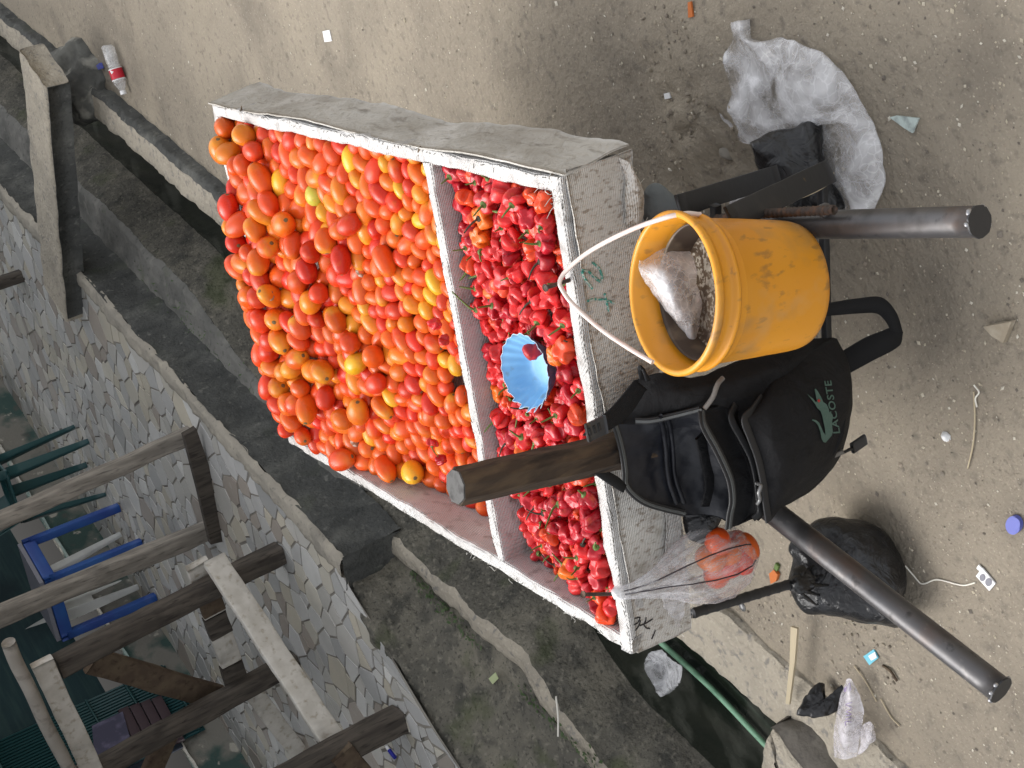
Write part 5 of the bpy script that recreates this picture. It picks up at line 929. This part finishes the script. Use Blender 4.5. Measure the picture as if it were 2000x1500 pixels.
for k, (pts, mm, lab) in enumerate((([(1902, 765), (1904, 820), (1900, 870), (1890, 915)], 'straw', 'long thin dry grass stalk on the sand between the handles'), ([(1668, 1300), (1690, 1330), (1712, 1370)], 'straw', 'short pale straw on the sand beside the cyan wrapper'), ([(1720, 1365), (1740, 1400), (1757, 1418)], 'straw', 'split dry stalk on the sand right of the water sachet'), ([(1902, 752), (1912, 766), (1905, 778), (1908, 795)], 'string', 'curled white plastic shred at the end of the dry stalk'), ([(1724, 1300), (1740, 1312), (1752, 1330)], 'brown_wood', 'brown stem lying beside the cyan wrapper'))):
    V, f = tube([at(x, y, ground_z(*at(x, y)[:2])+.004) for x, y in pts], .0016 if k != 4 else .003, 24, 5); tag(obj('dry_stalk' if k in (0, 1, 2) else ('plastic_shred' if k == 3 else 'brown_stem'), V, f, M[mm]), lab, 'litter')
V, f = tube([at(1086, 1360, 0.03), at(1090, 1400, .04), at(1090, 1438, .05)], .003, 12, 6); tag(obj('lolly_stick', V, f, M['string']), 'thin white stick lying across the mossy gutter by the drain', 'stick')
V, f = tube([at(1056, 1423, .02), at(1049, 1450, .02)], .0018, 6, 6); tag(obj('drinking_straw', V, f, M['string']), 'thin pale straw lying in the mossy gutter', 'straw')
V, f = tube([at(1054, 1447, .03), at(1040, 1461, .03)], .003, 6, 6); tag(obj('stick', V, f, M['string']), 'short white stick crossing the pale straw in the gutter', 'stick')
flat('blue_scrap', [(193, 127), (199, 122), (203, 133), (197, 135)], 'cap_blue', 'small dark blue plastic scrap on the sand beside the soda bottle', 'scrap', .012)
# soda bottle
gz = ground_z(*at(225, 130)[:2]); q0, q1 = at(209, 88, gz+.03), at(242, 184, gz+.028); axb = q1-q0; Lb = np.linalg.norm(axb); axb /= Lb
bt = empty('soda_bottle', (q0+q1)/2*[1, 1, 0]+[0, 0, gz], 'empty crushed clear soda bottle with a red label and white cap on the sand', 'bottle')
pr_ = [(0, .018), (.01, .029), (.05, .031), (.09, .028), (.115, .029), (.118, .03), (.16, .0305), (.175, .029), (.2, .019), (.212, .0125), (.218, .012)]; sc_ = Lb/.232
pth = np.array([q0+axb*p[0]*sc_ for p in pr_]); P = resample(pth, 60); rad = np.interp(np.linspace(0, 1, 60), np.array([p[0] for p in pr_])/.218, [p[1] for p in pr_])
V, f = sweep(P, circ(1, 28), (0, 0, 1), rad*sc_); V = V+vec_noise(V, 22, .006, 2, 4)*np.clip(1-np.repeat(np.arange(60), 28)/34, 0.1, 1)[:, None]; V[:, 2] = np.maximum(V[:, 2], gz+.003); obj('bottle_body', V, f, M['bottle'], bt)
la = line(q0+axb*.112*sc_, q0+axb*.158*sc_, 12); V, f = sweep(la, circ(.0318*sc_, 36), (0, 0, 1), None, None, False); lb = obj('label', V, f, M['label_red'], bt)
for e_ in (.1095, .1605): V, f = sweep(line(q0+axb*e_*sc_, q0+axb*(e_+.004)*sc_, 3), circ(.0321*sc_, 36), (0, 0, 1), None, None, False); o = obj('label_band', V, f, M['white']); o.parent = lb; o.matrix_parent_inverse = Matrix.Identity(4)
lbv = bvh(lb); letters('label_lettering', 'Coca-Cola', (223, 140), (20, -9), (-2.4, -9.5), 1, M['white'], lambda x, y, l: hit(lbv, x, y, l), lb, .0012)
V, f = extrude([q for q in (hit(lbv, x, y, .0012) for x, y in ((214, 137), (218, 132), (222, 140), (218, 145))) if q is not None], (0, 0, 1), .0004); o = obj('label_panel', V, f, M['white'], None, False); o.parent = lb
V, f = sweep(line(q0+axb*.214*sc_, q1, 8), circ(.0145*sc_, 24), (0, 0, 1)); obj('cap', V, f, M['white'], bt)
# weeds along the gutter, grit on the sand
wd_ = MB()
for k in range(420):
    s = RNG.uniform(2.3, 3.35); t = 3.405+RNG.normal(0, .012); z = .0+RNG.uniform(0, .03); p = D(s, t, z)
    if fbm(p[None]*[1, 1, 0], 6, 2, 5)[0] < -.12 and s > 2.7: continue
    r = RNG.uniform(.005, .012); a = RNG.uniform(0, 6.28); d1 = np.array([math.cos(a), math.sin(a), RNG.uniform(-.2, .6)]); d2 = np.cross(d1, (0, 0, 1)); wd_.add(np.array([p, p+d1*r+d2*r*.55, p+d1*r*2, p+d1*r-d2*r*.55]), [(0, 1, 2, 3)])
for k in range(160):
    p = D(RNG.normal(5.05, .25), RNG.normal(3.27, .06), .02+RNG.uniform(0, .02)); r = RNG.uniform(.004, .01); a = RNG.uniform(0, 6.28); d1 = np.array([math.cos(a), math.sin(a), RNG.uniform(0, .8)]); d2 = np.cross(d1, (0, 0, 1)); wd_.add(np.array([p, p+d1*r+d2*r*.4, p+d1*r*2, p+d1*r-d2*r*.4]), [(0, 1, 2, 3)])
tag(wd_.build('gutter_weeds', M['leaf'], None, False), 'low green weeds growing along the gutter below the terrace', 'weeds', None, 'stuff')
flat('pale_leaf', [(955, 1325), (968, 1313), (974, 1325), (963, 1336)], 'pale_leaf', 'single pale yellow green leaf lying among the gutter weeds', 'leaf', .002, .05)
gr = MB(); oct_ = np.array([(1, 0, 0), (0, 1, 0), (-1, 0, 0), (0, -1, 0), (0, 0, .7), (0, 0, -.5)]); of = [(0, 1, 4), (1, 2, 4), (2, 3, 4), (3, 0, 4), (1, 0, 5), (2, 1, 5), (3, 2, 5), (0, 3, 5)]
GC = [(.42, .37, .28), (.48, .43, .34), (.19, .165, .135), (.24, .21, .165), (.55, .51, .43), (.3, .25, .19), (.33, .28, .22), (.14, .12, .1)]
for k in range(9000):
    x, y = RNG.uniform(-100, 2100), RNG.uniform(-100, 1600); p = at(x, y); t = p@DC
    if t > KT(p@DA)-.02 or p[1] > 8.4: continue
    near = RNG.random() < .35
    r = abs(RNG.normal(0, .0016))+.0011+(RNG.random() < .008)*RNG.uniform(.001, .003); a = RNG.uniform(0, 6.28); ca, sa = math.cos(a)*r, math.sin(a)*r
    V = oct_*RNG.uniform(.5, 1.4, 3); V = np.stack([V[:, 0]*ca-V[:, 1]*sa, V[:, 0]*sa+V[:, 1]*ca, V[:, 2]*r*.8], 1)+[p[0], p[1], ground_z(p[0], p[1])+r*.25]
    gr.add(V, of, GC[int(RNG.integers(len(GC)))])
for cx, cy, rr, nn_ in ((1400, 290, 50, 90), (1330, 60, 40, 30), (1370, 190, 50, 40), (1720, 1300, 50, 60), (1450, 1200, 50, 30)):
    for k in range(nn_):
        p = at(cx+RNG.normal(0, rr), cy+RNG.normal(0, rr)); 
        if p@DC > KT(p@DA)-.02: continue
        V, f = lump((p[0], p[1], ground_z(p[0], p[1])-.001), (RNG.uniform(.002, .007), RNG.uniform(.002, .006), RNG.uniform(0, 3)), RNG.uniform(.002, .005), k, 8, 3, 90, .6); gr.add(V, f, [(.25, .215, .17), (.2, .17, .135), (.29, .25, .19)][k % 3])
tag(gr.build('ground_grit', M['grit'], None, False), kind='stuff')
bpy.context.view_layer.update()
